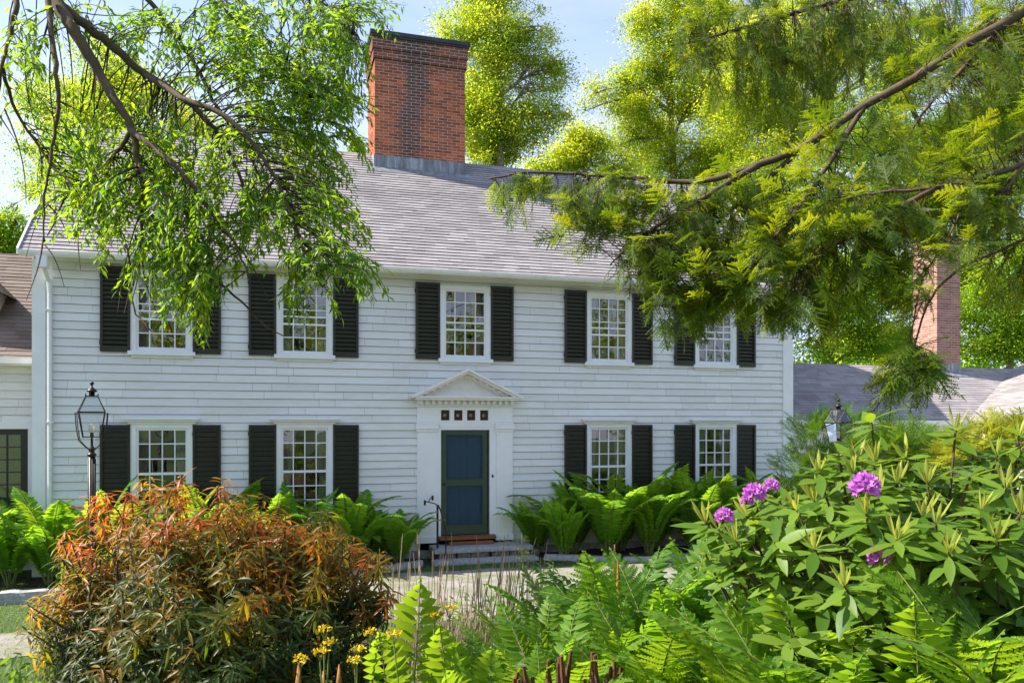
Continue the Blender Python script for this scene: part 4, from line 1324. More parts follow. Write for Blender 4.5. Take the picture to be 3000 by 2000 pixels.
SPRAYS = [spray_tpl() for _ in range(5)]
hb = at(3050, 1000, 5.6); hb[2] = gh(hb[0], hb[1]) - .1
hem = tag(empty('hemlock_tree', tuple(hb)), 'hemlock whose drooping needle boughs hang across the upper right of the picture', 'tree')
hv = lambda P: [p - hb for p in P]
w = MB(); w.tube(hv([hb, hb + np.array([.05, 0, 4]), hb + np.array([0, .05, 9]), hb + np.array([.1, 0, 14])]), [.3, .24, .16, .05], 12); w.build('trunk', M['bark'], hem, True)
hl = lambda z: hb + np.array([0, 0, z])
BOUGHS = [
    ([hl(7.8), (2700, -220, 5.3), (2430, -20, 5.0), (2215, 105, 4.8), (2100, 180, 4.7), (1985, 245, 4.7), (1850, 335, 4.6), (1740, 380, 4.6), (1640, 410, 4.6), (1560, 418, 4.7), (1430, 407, 4.7), (1300, 398, 4.8), (1200, 398, 4.8), (1120, 412, 4.8)], .035, .005),
    ([hl(6.2), (2700, 120, 4.9), (2500, 290, 4.5), (2352, 375, 4.3), (2240, 412, 4.2), (2150, 432, 4.2), (2050, 440, 4.2), (1930, 452, 4.2)], .024, .005),
    ([hl(9.0), (2600, -260, 5.8), (2352, -120, 5.8), (2100, -40, 5.8), (1900, 10, 5.8), (1720, 60, 5.9), (1600, 95, 5.9), (1540, 105, 5.9)], .032, .005),
    ([hl(9.6), (2500, -400, 6.2), (2200, -160, 6.4), (1950, -60, 6.5), (1750, -20, 6.5), (1600, 10, 6.5)], .03, .005),
    ([hl(5.0), (2700, 300, 4.4), (2500, 470, 4.2), (2330, 560, 4.1), (2200, 620, 4.1), (2130, 700, 4.1), (2100, 800, 4.1)], .014, .004),
    ([(2352, 375, 4.3), (2300, 440, 4.2), (2240, 420, 4.2), (2180, 540, 4.15), (2120, 640, 4.15), (2095, 760, 4.1)], .010, .003),
    ([(1740, 380, 4.6), (1640, 440, 4.5), (1540, 500, 4.5), (1450, 560, 4.45), (1400, 610, 4.4)], .018, .004),
    ([(1985, 245, 4.7), (1900, 380, 4.5), (1830, 480, 4.4), (1760, 570, 4.35), (1700, 660, 4.3)], .018, .004),
    ([(2150, 432, 4.2), (2060, 480, 4.2), (1990, 530, 4.2), (1900, 570, 4.2), (1840, 620, 4.2)], .018, .004),
    ([(1850, 335, 4.6), (1740, 430, 4.6), (1640, 520, 4.6), (1560, 620, 4.55), (1520, 700, 4.5)], .016, .004),
    ([(2300, 60, 5.0), (2200, 170, 5.0), (2120, 260, 5.0), (2060, 360, 4.9)], .016, .004),
    ([hl(7.0), (2700, 40, 6.0), (2450, 60, 6.2), (2280, 60, 6.2), (2150, 110, 6.2), (2050, 160, 6.2)], .03, .005),
]
w = MB(); hlimbs = []
for pts, r0, r1 in BOUGHS:
    P = smooth_path([p if isinstance(p, np.ndarray) else at(*p) for p in pts], 5); hlimbs.append(np.array(P))
    w.tube(hv([p + RNG.normal(size=3) * .002 for p in P]), np.linspace(r0, r1, len(P)), 8)
w.build('bough', M['bark'], hem, True)


def hem_sprays(w, s, tg, size, droop=.12):
    LP = np.concatenate(hlimbs)
    for tp in tg:
        dist = np.linalg.norm(LP - tp, axis=1) - .25 * (LP[:, 2] - tp[2]); i = int(np.argmin(dist)); p0 = LP[i]
        L = np.linalg.norm(tp - p0)
        if L > 1.1: p0 = lerp(tp, p0, 1.1 / L); 
        pth = curve(p0, tp, droop, 6, .05)
        w.tube([p + RNG.normal(size=3) * .008 for p in pth], np.linspace(.0032, .0015, 6), 3, False)
        out = unit(np.array(tp) - p0)
        nn = random.choice((1, 2, 3, 3))
        for k in range(nn):
            c = pth[-1] if k == 0 else lerp(pth[3], pth[-1], random.random())
            d = unit(out * .8 + np.array([-.3, -.1, -.45]) * random.uniform(.2, 1.4) + RNG.normal(size=3) * .42)
            u = unit(np.array([0, 0, 1.0]) + RNG.normal(size=3) * .35)
            s.add(*random.choice(SPRAYS), basis(d[None], u[None], [size * random.uniform(.6, 1.25)]), c[None], [min(1, max(0, random.gauss(.5, .3)))])


w, s = MB(), Scat()
hem_sprays(w, s, targets([
    (1680, 60, 130, 90, 5.9, .4, 95), (1850, 90, 170, 120, 5.9, .4, 150), (1800, 200, 170, 80, 5.8, .3, 75), (2000, 60, 150, 90, 5.8, .5, 90), (1600, 120, 60, 40, 5.9, .3, 22),
    (2250, 40, 130, 60, 6.0, .4, 40), (2200, 220, 160, 130, 4.9, .4, 75), (2330, 150, 90, 130, 5.0, .4, 60), (2000, 330, 140, 90, 4.7, .3, 60), (2280, 350, 110, 80, 4.5, .3, 60),
    (1260, 425, 110, 30, 4.8, .15, 24), (1180, 440, 50, 40, 4.8, .12, 10), (1400, 450, 110, 60, 4.7, .2, 60), (1340, 510, 60, 60, 4.6, .15, 26), (1540, 500, 120, 90, 4.6, .25, 110), (1480, 590, 70, 60, 4.5, .2, 46),
    (1700, 480, 130, 90, 4.6, .25, 110), (1620, 620, 120, 90, 4.45, .25, 110), (1560, 700, 60, 50, 4.4, .15, 26), (1760, 640, 120, 90, 4.35, .25, 95), (1850, 480, 130, 90, 4.4, .25, 80),
    (1980, 480, 120, 70, 4.3, .25, 66), (1950, 600, 120, 80, 4.25, .2, 56), (2100, 540, 110, 90, 4.2, .25, 60), (2100, 680, 40, 90, 4.15, .2, 18), (2110, 830, 60, 50, 4.1, .15, 44), (2060, 860, 40, 30, 4.1, .1, 12),
    (2330, 40, 70, 80, 5.4, .5, 60), (2260, 130, 90, 60, 5.6, .5, 60), (2140, 90, 90, 60, 6.0, .4, 40), (2060, 170, 90, 70, 5.6, .4, 40), (2340, 270, 60, 70, 4.7, .4, 40), (2260, 480, 100, 80, 4.2, .25, 60), (2320, 600, 60, 80, 4.15, .2, 26), (2200, 420, 120, 50, 4.3, .2, 40), (1880, 690, 60, 50, 4.2, .15, 16), (1800, 700, 40, 30, 4.3, .1, 6)]), .18)
w.v = [tuple(np.array(p) - hb) for p in w.v]; w.build('twig', M['twig'], hem)
s.V = [v - hb for v in s.V]
link('foliage', s.mesh('foliage'), M['hemlock'], hem)


# --- ferns
def frond_mesh(name, L, npin, plen, start, bend0, bend1, tpl, wfac, lobes=False, sway=0.0):
    """one fern frond: arching midrib (along +x, +z) and two rows of pinnae, as one mesh with two materials"""
    n = 24
    P = [np.zeros(3)]
    for i in range(n):
        t = (i + .5) / n; a = bend0 + (bend1 - bend0) * t ** 2.2
        P.append(P[-1] + np.array([math.sin(a), sway * math.sin(t * 3), math.cos(a)]) * L / n)
    P = np.array(P); tt = np.linspace(0, 1, n + 1)
    w = MB(); w.tube(P, np.linspace(.006, .0016, n + 1), 4, False)
    rv = np.array(w.v); rt = []
    for f in w.f:
        rt += [(f[0], f[1], f[2]), (f[0], f[2], f[3])] if len(f) == 4 else [f]
    s = Scat()
    t = np.linspace(start, .985, npin)
    pos = np.stack([np.interp(t, tt, P[:, i]) for i in range(3)], 1)
    T = unit(np.stack([np.interp(np.clip(t + .02, 0, 1), tt, P[:, i]) - np.interp(t - .02, tt, P[:, i]) for i in range(3)], 1))
    side = np.array([0, 1.0, 0])[None].repeat(npin, 0); nrm = np.cross(T, side)
    u = (t - start) / (1 - start)
    prof = np.clip(np.sin(np.pi * np.clip(u * .86 + .12, 0, 1)) ** .75, .05, 1) * (1 - .75 * np.clip((u - .8) / .2, 0, 1) ** 1.3)
    for sg in (-1, 1):
        d = side * sg + T * (.35 + .35 * u[:, None]) + nrm * -.12 + RNG.normal(size=(npin, 3)) * .07
        Ls = plen * prof * RNG.uniform(.88, 1.08, npin)
        Wd = np.minimum(Ls * 1.0, wfac * L / npin * (1 - start)) / .17
        Bm = basis(d, nrm + RNG.normal(size=(npin, 3)) * .12, np.stack([Ls, Wd, Wd], 1))
        s.add(*tpl, Bm, pos)
    V = np.concatenate([rv] + s.V); Tn = np.concatenate([np.array(rt)] + [x + len(rv) for x in s.T])
    me = tri_mesh(name, V, Tn)
    mi = np.ones(len(Tn), np.int32); mi[:len(rt)] = 0
    me.polygons.foreach_set('material_index', mi)
    return me


def lobed_tpl(k=9):
    """pinna cut into rounded lobes on both sides; unit length, .17 half width"""
    V, T = [], []
    for i in range(k):
        t0, t1 = i / k, (i + 1.02) / k
        wd = .17 * (1 - .75 * ((i + .5) / k) ** 1.4) * (.75 if i == 0 else 1)
        for sg in (-1, 1):
            b = len(V)
            V += [[t0, 0, 0], [t1, 0, 0], [t0 + .55 / k + .03, sg * wd, .012], [t1 + .04, sg * wd * .82, .008]]
            T += [(b, b + 1, b + 3), (b, b + 3, b + 2)] if sg > 0 else [(b, b + 3, b + 1), (b, b + 2, b + 3)]
    return np.array(V), np.array(T)


LOBED = lobed_tpl()
PIN = leaf_tpl(.17, 3, .05, .12, .8)


def mats_for(me, leafm):
    me.materials.append(M['fern_stem']); me.materials.append(leafm)
    return me


FAR = [mats_for(frond_mesh('fern_frond', 1.0, 34, .135, .16, .16, b, PIN, .72, sway=sw), M['fern_far']) for b, sw in ((1.3, .03), (1.7, -.04), (.95, .02), (1.9, .05))]
FARL = [mats_for(frond_mesh('fern_frond', 1.0, 34, .135, .16, .16, b, PIN, .72, sway=sw), M['fern_light']) for b, sw in ((1.3, .03), (1.75, -.04))]
NEARM = [frond_mesh('fern_frond', 1.0, 24, .145, .18, .12, b, tp_, wf, sway=sw) for b, sw, tp_, wf in ((.9, .03, LOBED, .72), (1.25, -.05, PIN, .56), (.65, .04, PIN, .56), (1.5, .02, LOBED, .72))]
NEAR = [mats_for(m.copy(), M['fern']) for m in NEARM]
NEARL = [mats_for(m.copy(), M['fern_light']) for m in NEARM]
BLADE = [mats_for(frond_mesh('fern_frond', 1.0, 19, .18, .20, .06, b, leaf_tpl(.17, 4, .035, .14, .8), .56, sway=sw), M['fern_light']) for b, sw in ((.5, .03), (.8, -.04))]


def fern(base, R, n, pool, label, group=None, az0=None, spread=None, lean=1.0, name='fern', extras=None):
    t = tag(empty(name, tuple(base)), label, 'fern', group)
    for k in range(n):
        az = (2 * math.pi * k / n + random.uniform(-.35, .35)) if az0 is None else az0 + random.uniform(-spread, spread)
        o = bpy.data.objects.new('frond', random.choice(pool)); COL.objects.link(o); o.parent = t
        r = .05 + .03 * random.random()
        o.location = (r * math.cos(az), r * math.sin(az), 0)
        sc = R * random.uniform(.72, 1.12)
        o.scale = (sc, sc * random.uniform(.85, 1.1), sc)
        o.rotation_euler = (random.uniform(-.2, .2), random.uniform(-.10, .28) * lean, az)
    return t


LB = 'green fern clump in the bed under the left front windows'
k = 0
for x in np.arange(-6.9, -1.15, .46):
    y = -.55 + .25 * ((k % 2) * 2 - 1) + random.uniform(-.1, .1)
    fern((x + random.uniform(-.1, .1), y, .03), random.uniform(1.5, 1.8) if x < -1.9 else 1.3, 19, FAR + FARL, LB, 'ferns under the left windows'); k += 1
LB2 = 'green fern clump in the bed under the right front windows'
for x in np.arange(1.35, 7.4, .44):
    y = -.62 + .27 * ((k % 2) * 2 - 1) + random.uniform(-.1, .1)
    fern((x + random.uniform(-.1, .1), y, .03), random.uniform(1.3, 1.45) if x < 2.0 else random.uniform(1.7, 2.0), 20, FAR + FARL, LB2, 'ferns under the right windows'); k += 1
for x, y, r, lb in [(-9.2, -.2, 1.75, 'tall fern clump in front of the dark window of the left wing'), (-8.4, -.5, 1.6, 'fern clump at the left edge below the small wing'), (-7.6, -.75, 1.8, 'bright fern clump at the left house corner beside the lantern post'), (-8.0, .05, 1.9, 'fern clump against the house corner left of the lantern')]:
    fern((x, y, .03), r, 13, FAR + FARL, lb, 'ferns at the left corner')

# broad leaved plants among the left ferns
def hosta(base, R, n, label, m='hosta', name='broad_leaf_plant', tpl=leaf_tpl(.30, 5, .06, .5, .7), grp=None):
    t = tag(empty(name, tuple(base)), label, 'plant', grp)
    for k in range(n):
        az = 2 * math.pi * k / n * 2.4 + random.uniform(-.3, .3); el = random.uniform(.5, 1.3)
        st = np.array([math.cos(az) * math.cos(el), math.sin(az) * math.cos(el), math.sin(el)]) * R * random.uniform(.5, .9)
        w = MB(); w.tube(curve((0, 0, 0), st, .08, 4), .005, 4)
        w.build('stem', M['fern_stem'], t)
        d = unit(np.array([math.cos(az), math.sin(az), .45 - .2 * random.random()]))
        s = Scat().add(*tpl, basis(d[None], np.array([[0, 0, 1.0]]), [R * .55 * random.uniform(.8, 1.15)]), st[None])
        link('leaf', s.mesh('leaf'), M[m], t)
    return t


hosta((-2.6, -.95, .03), .85, 14, 'broad light green leafed plant in front of the second ground floor window')
hosta((-2.05, -.8, .03), .75, 12, 'broad leafed plant between the ferns left of the front door')


# --- bronze leaved shrub, left foreground
def whorls(cen, axis, n, leaf, tpl, tilt, s, tint, spread=.25, stalk=.03):
    """rings of leaves round each shoot tip"""
    for c, a, tn in zip(cen, axis, tint):
        a = unit(a); ref = np.array([0, 0, 1.0]) if abs(a[2]) < .9 else np.array([1.0, 0, 0])
        u = unit(np.cross(a, ref)); v = np.cross(a, u)
        m = random.randint(int(n * .75), int(n * 1.25))
        th = np.arange(m) * 2.4 + random.random() * 6
        h = -stalk * np.arange(m)
        el = tilt + RNG.normal(size=m) * spread - .035 * np.arange(m)[::1]
        rad = u[None] * np.cos(th)[:, None] + v[None] * np.sin(th)[:, None]
        d = rad * np.cos(el)[:, None] + a[None] * np.sin(el)[:, None]
        s.add(*tpl, basis(d, a[None] + rad * .2 + RNG.normal(size=(m, 3)) * .15, leaf * RNG.uniform(.7, 1.15, m)), c[None] + a[None] * h[:, None], np.clip(tn + RNG.normal(size=m) * .07, 0, 1))


sb = at(470, 1560, 4.4); sb[2] = gh(sb[0], sb[1])
shrub = tag(empty('bronze_shrub', tuple(sb)), 'big rounded shrub with orange and bronze new leaves over green ones, left foreground', 'shrub')
# crown outline: (x, y of top) pairs of shoots that stand out, then the body
tops = [(330, 1090, 4.4), (355, 1110, 4.2), (290, 1120, 4.4), (240, 1130, 4.5), (215, 1125, 4.6), (520, 1150, 4.3), (545, 1165, 4.2), (630, 1155, 4.3), (650, 1175, 4.4), (150, 1215, 4.3), (140, 1240, 4.3), (420, 1195, 4.0), (380, 1180, 4.1),
        (465, 1210, 4.2), (700, 1200, 4.3), (745, 1200, 4.3), (560, 1200, 4.1), (240, 1190, 4.3), (810, 1235, 4.2), (840, 1250, 4.2), (865, 1270, 4.2), (780, 1225, 4.4), (330, 1275, 3.8), (310, 1300, 3.75), (160, 1330, 4.0), (130, 1360, 4.0), (100, 1400, 4.0),
        (110, 1430, 3.95), (175, 1345, 3.9), (480, 1250, 3.9), (580, 1260, 3.9), (690, 1270, 4.0), (720, 1275, 3.9), (640, 1230, 4.1), (300, 1200, 4.1), (270, 1160, 4.3), (400, 1130, 4.4), (430, 1240, 3.95), (525, 1300, 3.8), (680, 1350, 3.75), (640, 1400, 3.65), (440, 1160, 4.3), (600, 1190, 4.3), (500, 1180, 4.4)]
cen, axs, tnt = [], [], []
core = at(470, 1480, 4.5)
for x, y, d in tops:
    for j in range(2):
        c = at(x + random.uniform(-14, 14), y + random.uniform(0, 26), d + random.uniform(-.08, .08)); cen.append(c); axs.append(unit(c - core) * .5 + np.array([0, 0, .9])); tnt.append(max(.3, random.gauss(.78, .14) - max(0, y - 1200) / 600))
for i in range(46):   # stray shoots that break the outline
    x = random.choice([random.uniform(55, 200), random.uniform(120, 880), random.uniform(800, 900)]); f = (x - 480) / 420
    y = 1105 + 190 * abs(f) ** 2 + random.uniform(-20, 60) + (90 if x < 150 else 0) + (random.uniform(0, 140) if x < 200 or x > 800 else 0)
    c = at(x, y, 4.1 + random.uniform(-.3, .35)); cen.append(c); axs.append(unit(c - core) * .7 + np.array([0, 0, .7]) + RNG.normal(size=3) * .3); tnt.append(random.uniform(.3, .95))
k = 0
while k < 900:
    x, y = random.uniform(50, 895), random.uniform(1140, 1640)
    f = (x - 480) / 410; ytop = 1130 + 150 * abs(f) ** 2.2 + (70 if x < 230 else 0) + 34 * math.sin(x * .031) + 16 * math.sin(x * .083)
    if y > 1440 and x < 60 + (y - 1440) * .25: continue
    if y < ytop + 20: continue
    dep = 4.0 - .75 * (1 - min(1, abs(f)) ** 2) * min(1, (y - ytop) / 300) + random.uniform(-.10, .85) * random.random()
    c = at(x, y, dep); cen.append(c)
    axs.append(unit(c - core) * .8 + np.array([0, 0, .7]) + RNG.normal(size=3) * .2)
    tnt.append(max(0, min(1, .56 - (y - 1150) / 360 * .50 + random.gauss(0, .22)))); k += 1
cen = np.array(cen); axs = np.array(axs)
s = Scat()
whorls(cen, axs, 16, .084, leaf_tpl(.088, 3, .03, .34), .10, s, tnt, .30, .006)
s.V = [v - sb for v in s.V]
link('foliage', s.mesh('foliage'), M['bronze'], shrub)
w = MB()
for i in range(0, len(cen)):
    if random.random() < .55:
        q0 = sb + np.array([random.uniform(-.5, .5), random.uniform(-.3, .3), .1]) if random.random() < .25 else lerp(sb, cen[i], .55) + RNG.normal(size=3) * .12
        w.tube([p - sb for p in curve(q0, cen[i], -.05, 5, .04)], [.012, .010, .007, .005, .003], 4, False)
for i in range(16):
    w.tube([p - sb for p in curve(sb + np.array([random.uniform(-.35, .35), random.uniform(-.2, .2), -.05]), cen[random.randrange(len(cen))], .02, 6, .06)], np.linspace(.022, .006, 6), 5, False)
w.build('stem', M['bark'], shrub)

# --- rhododendron, right foreground
rb = at(2120, 1500, 3.75); rb[2] = gh(rb[0], rb[1])
rho = tag(empty('rhododendron', tuple(rb)), 'large rhododendron with long glossy leaves and magenta flower heads, right foreground', 'shrub')
lead = [(2000, 965, 3.7), (2195, 985, 3.6), (2290, 1045, 3.5), (1925, 1040, 3.5), (1965, 1060, 3.45), (1880, 1085, 3.5), (2060, 1110, 3.35), (2120, 1185, 3.1), (2010, 1060, 3.6), (1960, 1090, 3.4), (1830, 1170, 3.4), (1715, 1185, 3.5), (1790, 1150, 3.6),
        (1650, 1215, 3.5), (1690, 1240, 3.4), (1990, 1180, 3.15), (2150, 1200, 3.0), (2255, 1170, 3.1), (2310, 1120, 3.2), (2230, 1090, 3.4), (1780, 1245, 3.3), (1870, 1260, 3.2), (2060, 1240, 3.0), (1620, 1200, 3.6), (2340, 1000, 3.6), (1870, 1150, 3.5), (2080, 1050, 3.6),
        (1940, 1345, 2.85), (2180, 1270, 2.9), (2290, 1240, 3.0), (1740, 1215, 3.6), (2130, 1110, 3.4), (1905, 1200, 3.3), (2020, 1130, 3.3), (2345, 1180, 3.0)]
cen = [at(x, y, d) for x, y, d in lead]; nlead = len(cen)
core = at(2120, 1480, 4.1)
k = 0
while k < 330:
    x, y = random.uniform(1600, 2480), random.uniform(1010, 1520)
    ytop = 1000 + max(0, (2000 - x)) * .56 + 40 * math.sin(x * .021)
    if y < ytop + 30 or (x < 1750 and y > 1330): continue
    cen.append(at(x, y, 3.75 - .75 * min(1, (y - ytop) / 330) + random.uniform(-.05, .75))); k += 1
cen = np.array(cen)
axs = unit(cen - core) * .6 + np.array([0, 0, 1.0]) + RNG.normal(size=cen.shape) * .18
s = Scat(); whorls(cen, axs, 11, .155, leaf_tpl(.155, 5, .02, .10, .85), .18, s, np.zeros(len(cen)), .25, .006)
s.V = [v - rb for v in s.V]
link('foliage', s.mesh('foliage'), M['rhodo'], rho)
w = MB()
for i in range(len(cen)):
    q0 = lerp(rb, cen[i], random.uniform(.35, .6)) + RNG.normal(size=3) * .1
    w.tube([p - rb for p in curve(q0, cen[i], -.06, 5, .03)], [.011, .009, .007, .006, .005], 5, False)
for i in range(14):
    w.tube([p - rb for p in curve(rb + np.array([random.uniform(-.3, .3), random.uniform(-.2, .2), -.05]), lerp(rb, cen[i * 5], .6), .02, 6, .06)], np.linspace(.028, .012, 6), 6, False)
w.build('stem', M['bark'], rho)
SHOOT = leaf_tpl(.085, 3, .05, -.12)
for i in range(nlead):
    if random.random() < .75:
        a = unit(axs[i]); m = random.randint(4, 7)
        s = Scat(); th = np.arange(m) * 2 * math.pi / m
        u = unit(np.cross(a, [1, .2, 0])); v = np.cross(a, u)
        rad = u[None] * np.cos(th)[:, None] + v[None] * np.sin(th)[:, None]
        d = a[None] + rad * RNG.uniform(.10, .38, (m, 1))
        s.add(*SHOOT, basis(d, rad, RNG.uniform(.075, .125, m)), np.repeat(cen[i][None], m, 0) + rad * .004 - rb)
        link('new_shoot', s.mesh('new_shoot'), M['shoot'], rho)
PETAL = leaf_tpl(.34, 4, .10, -.30, .6)
def truss(x, y, d, r):
    c = at(x, y, d); s = Scat()
    nfl = 20
    for i in range(nfl):
        zz = 1 - (i + .5) / nfl * 1.55; rr = math.sqrt(max(0, 1 - zz * zz)); th = i * 2.4
        o = np.array([rr * math.cos(th), rr * math.sin(th), zz])
        u = unit(np.cross(o, [.3, .2, .9])); v = np.cross(o, u)
        a5 = np.arange(6) * 2 * math.pi / 6 + random.random()
        rad = u[None] * np.cos(a5)[:, None] + v[None] * np.sin(a5)[:, None]
        dd = rad * .85 + o[None] * .62 + RNG.normal(size=(6, 3)) * .12
        s.add(*PETAL, basis(dd, o[None] - rad * .5, r * .52 * RNG.uniform(.85, 1.15, 6)), np.repeat((c + o * r * .58 - rb)[None], 6, 0))
    link('flower_head', s.mesh('flower_head'), M['petal'], rho)
for t_ in [(1986, 1118, 3.15, .062), (1732, 1134, 3.5, .052), (1772, 1116, 3.6, .036), (1664, 1186, 3.45, .042), (2020, 1278, 3.05, .048), (1716, 1150, 3.5, .03)]: truss(*t_)

# --- evergreen and golden shrubs between the rhododendron and the house
def spray_shrub(label, blobs, d, mat, n, size, name, group=None):
    c0 = np.mean([at(b[0], b[1], d) for b in blobs], 0); b0 = np.array([c0[0], c0[1], gh(c0[0], c0[1])])
    root = tag(empty(name, tuple(b0)), label, 'shrub', group)
    C_ = np.array([at(b[0], b[1], d) for b in blobs]); R_ = np.array([b[2] * Q / FPX * d for b in blobs])
    s = Scat(); w = MB()
    for k in range(n):
        i = random.choices(range(len(blobs)), R_ ** 2)[0]
        dr = rdir(1)[0]; dr[2] = abs(dr[2]) * .8 + .1 if random.random() < .8 else dr[2]
        c = C_[i] + dr * R_[i] * random.random() ** .4
        dd = unit(dr + np.array([0, 0, .35]) + RNG.normal(size=3) * .25)
        s.add(*random.choice(SPRAYS), basis(dd[None], rdir(1, (0, 0, 1)), [size * random.uniform(.7, 1.3)]), (c - b0)[None])
        if k % 5 == 0: w.tube([p - b0 for p in curve(b0, c, .03, 5, .04)], [.02, .016, .012, .008, .004], 4, False)
    link('foliage', s.mesh('foliage'), M[mat], root); w.build('stem', M['bark'], root)


spray_shrub('dark green feathery evergreen shrub at the right corner of the house below the lantern', [(1880, 1020, 70), (1850, 1090, 70), (1930, 990, 50), (1960, 1080, 80), (1900, 1130, 60)], 14.8, 'yew', 520, .30, 'evergreen_shrub', 'shrubs by the right wing')
spray_shrub('mid green shrub behind the rhododendron in front of the right wing', [(2080, 1040, 70), (2010, 1060, 60), (2150, 1080, 70), (2080, 1110, 80)], 10.5, 'weed', 420, .28, 'evergreen_shrub', 'shrubs by the right wing')
spray_shrub('golden yellow shrub at the right edge in front of the low wing roof', [(2250, 1050, 60), (2310, 1020, 50), (2350, 1050, 70), (2190, 1070, 45), (2270, 1100, 60), (2420, 1010, 50)], 9.5, 'gold', 420, .28, 'golden_shrub', 'shrubs by the right wing')

# --- foreground ferns
def gpt(x, y, d):
    p = at(x, y, d); return np.array([p[0], p[1], gh(p[0], p[1])])


def fan_fern(x, d, top, n, pool, label, group, lean=1.0, spike=0, root=True, xr=0):
    """clump at overview column x and depth d whose fronds reach up to about row top"""
    b = gpt(x, 1200, d); H = max(.35, at(x, top, d)[2] - b[2])
    t = fern(b, H * 1.12, n, pool, label, group, None, None, lean)
    for k in range(spike):
        w = MB(); a = random.uniform(0, 6.28); hh = H * random.uniform(.8, 1.05)
        P = curve((random.uniform(-.08, .08), random.uniform(-.08, .08), 0), (.10 * math.cos(a), .10 * math.sin(a), hh), .02, 8)
        w.tube(P, [.005, .005, .005, .006, .013, .016, .012, .003], 7)
        w.build('fertile_frond', M['fertile'], t)
    if root:
        w = MB()
        for k in range(14):
            a = random.uniform(0, 6.28); r = random.uniform(.02, .09)
            w.tube(curve((r * math.cos(a), r * math.sin(a), -.05), (r * 1.25 * math.cos(a), r * 1.25 * math.sin(a), random.uniform(.10, .24)), .02, 4, .05), [.014, .013, .010, .004], 5)
        w.build('rootstock', M['rootstock'], t)
    return t


FG = 'tall ferns across the foreground'
AZ = math.atan2(-FWD[1], -FWD[0])
for x, d, spec, lb in [(930, 3.55, [(1325, .0, -.06), (1420, .5, .25), (1440, -.5, -.3)], 'pale bladed fern standing upright just right of the bronze shrub'), (1070, 3.5, [(1420, .2, .18), (1470, -.4, -.15), (1480, .8, .4)], 'low pale bladed fern beside the yellow flowers at the bottom')]:
    b = gpt(x, 1200, d); t = tag(empty('fern', tuple(b)), lb, 'fern', FG)
    for k, (top, da, roll) in enumerate(spec):
        o = bpy.data.objects.new('frond', BLADE[0]); COL.objects.link(o); o.parent = t
        H = at(x, top, d)[2] - b[2]; o.scale = (H * 1.03,) * 3
        o.location = (.03 * k, 0, 0); o.rotation_euler = (roll, -.12, AZ + da)
for x, d, top, n, pool, sp in [(1330, 4.9, 1310, 12, NEAR, 2), (1430, 4.6, 1290, 13, NEAR, 1), (1230, 4.5, 1400, 10, NEARL, 0), (1560, 4.4, 1280, 13, NEAR, 0), (1660, 4.7, 1280, 12, NEAR, 0), (1300, 3.9, 1420, 11, NEARL, 0), (1480, 3.9, 1370, 13, NEARL, 0),
                               (1200, 3.8, 1480, 9, NEAR, 0), (1640, 3.9, 1350, 13, NEAR, 0), (1130, 4.2, 1470, 9, NEAR, 0), (1580, 5.2, 1280, 11, NEAR, 0), (1760, 4.4, 1310, 12, NEAR, 0), (1390, 5.6, 1300, 9, NEARL, 1), (1390, 4.1, 1370, 11, NEAR, 0), (1560, 3.6, 1420, 10, NEARL, 0), (1250, 3.5, 1500, 8, NEARL, 0), (1080, 4.0, 1500, 8, NEAR, 0)]:
    fan_fern(x, d, top, n, pool, 'lobed green fern in the clumps in front of the gravel path', 'middle foreground ferns', .8, sp)
for x, d, top, n, pool, lb in [(1790, 3.4, 1350, 11, NEARL, 'pale sunlit fern below the rhododendron'), (1960, 3.2, 1370, 11, NEARL, 'arching light fern under the low magenta flower'), (2130, 3.1, 1350, 11, NEARL, 'large fern in front of the rhododendron stems'),
                               (2290, 3.1, 1290, 11, NEARL, 'big pale fern at the lower right edge'), (2400, 3.0, 1180, 9, NEARL, 'tallest fern cut by the right edge'), (1880, 2.9, 1450, 10, NEARL, 'short fern at the bottom right of centre'), (2220, 2.8, 1440, 10, NEARL, 'low fern in the bottom right corner'),
                               (2050, 2.75, 1470, 10, NEAR, 'darker fern at the bottom below the big fern'), (1700, 3.5, 1400, 11, NEAR, 'green fern beside the brown rootstocks'),
                               (2330, 2.9, 1330, 11, NEAR, 'green fern below the tallest fern at the right edge'), (2420, 2.7, 1250, 9, NEARL, 'fern leaning in from beyond the right edge'), (1860, 3.1, 1400, 11, NEAR, 'mid green fern in front of the lowest rhododendron leaves'),
                               (2140, 2.7, 1430, 11, NEAR, 'mid green fern at the bottom right between two paler ferns'), (1970, 2.8, 1450, 10, NEARL, 'pale fern at the bottom below the low magenta flower'), (1780, 3.0, 1440, 10, NEARL, 'pale fern at the bottom just right of the rootstocks')]:
    fan_fern(x, d, top, n, pool, lb, FG, .9)
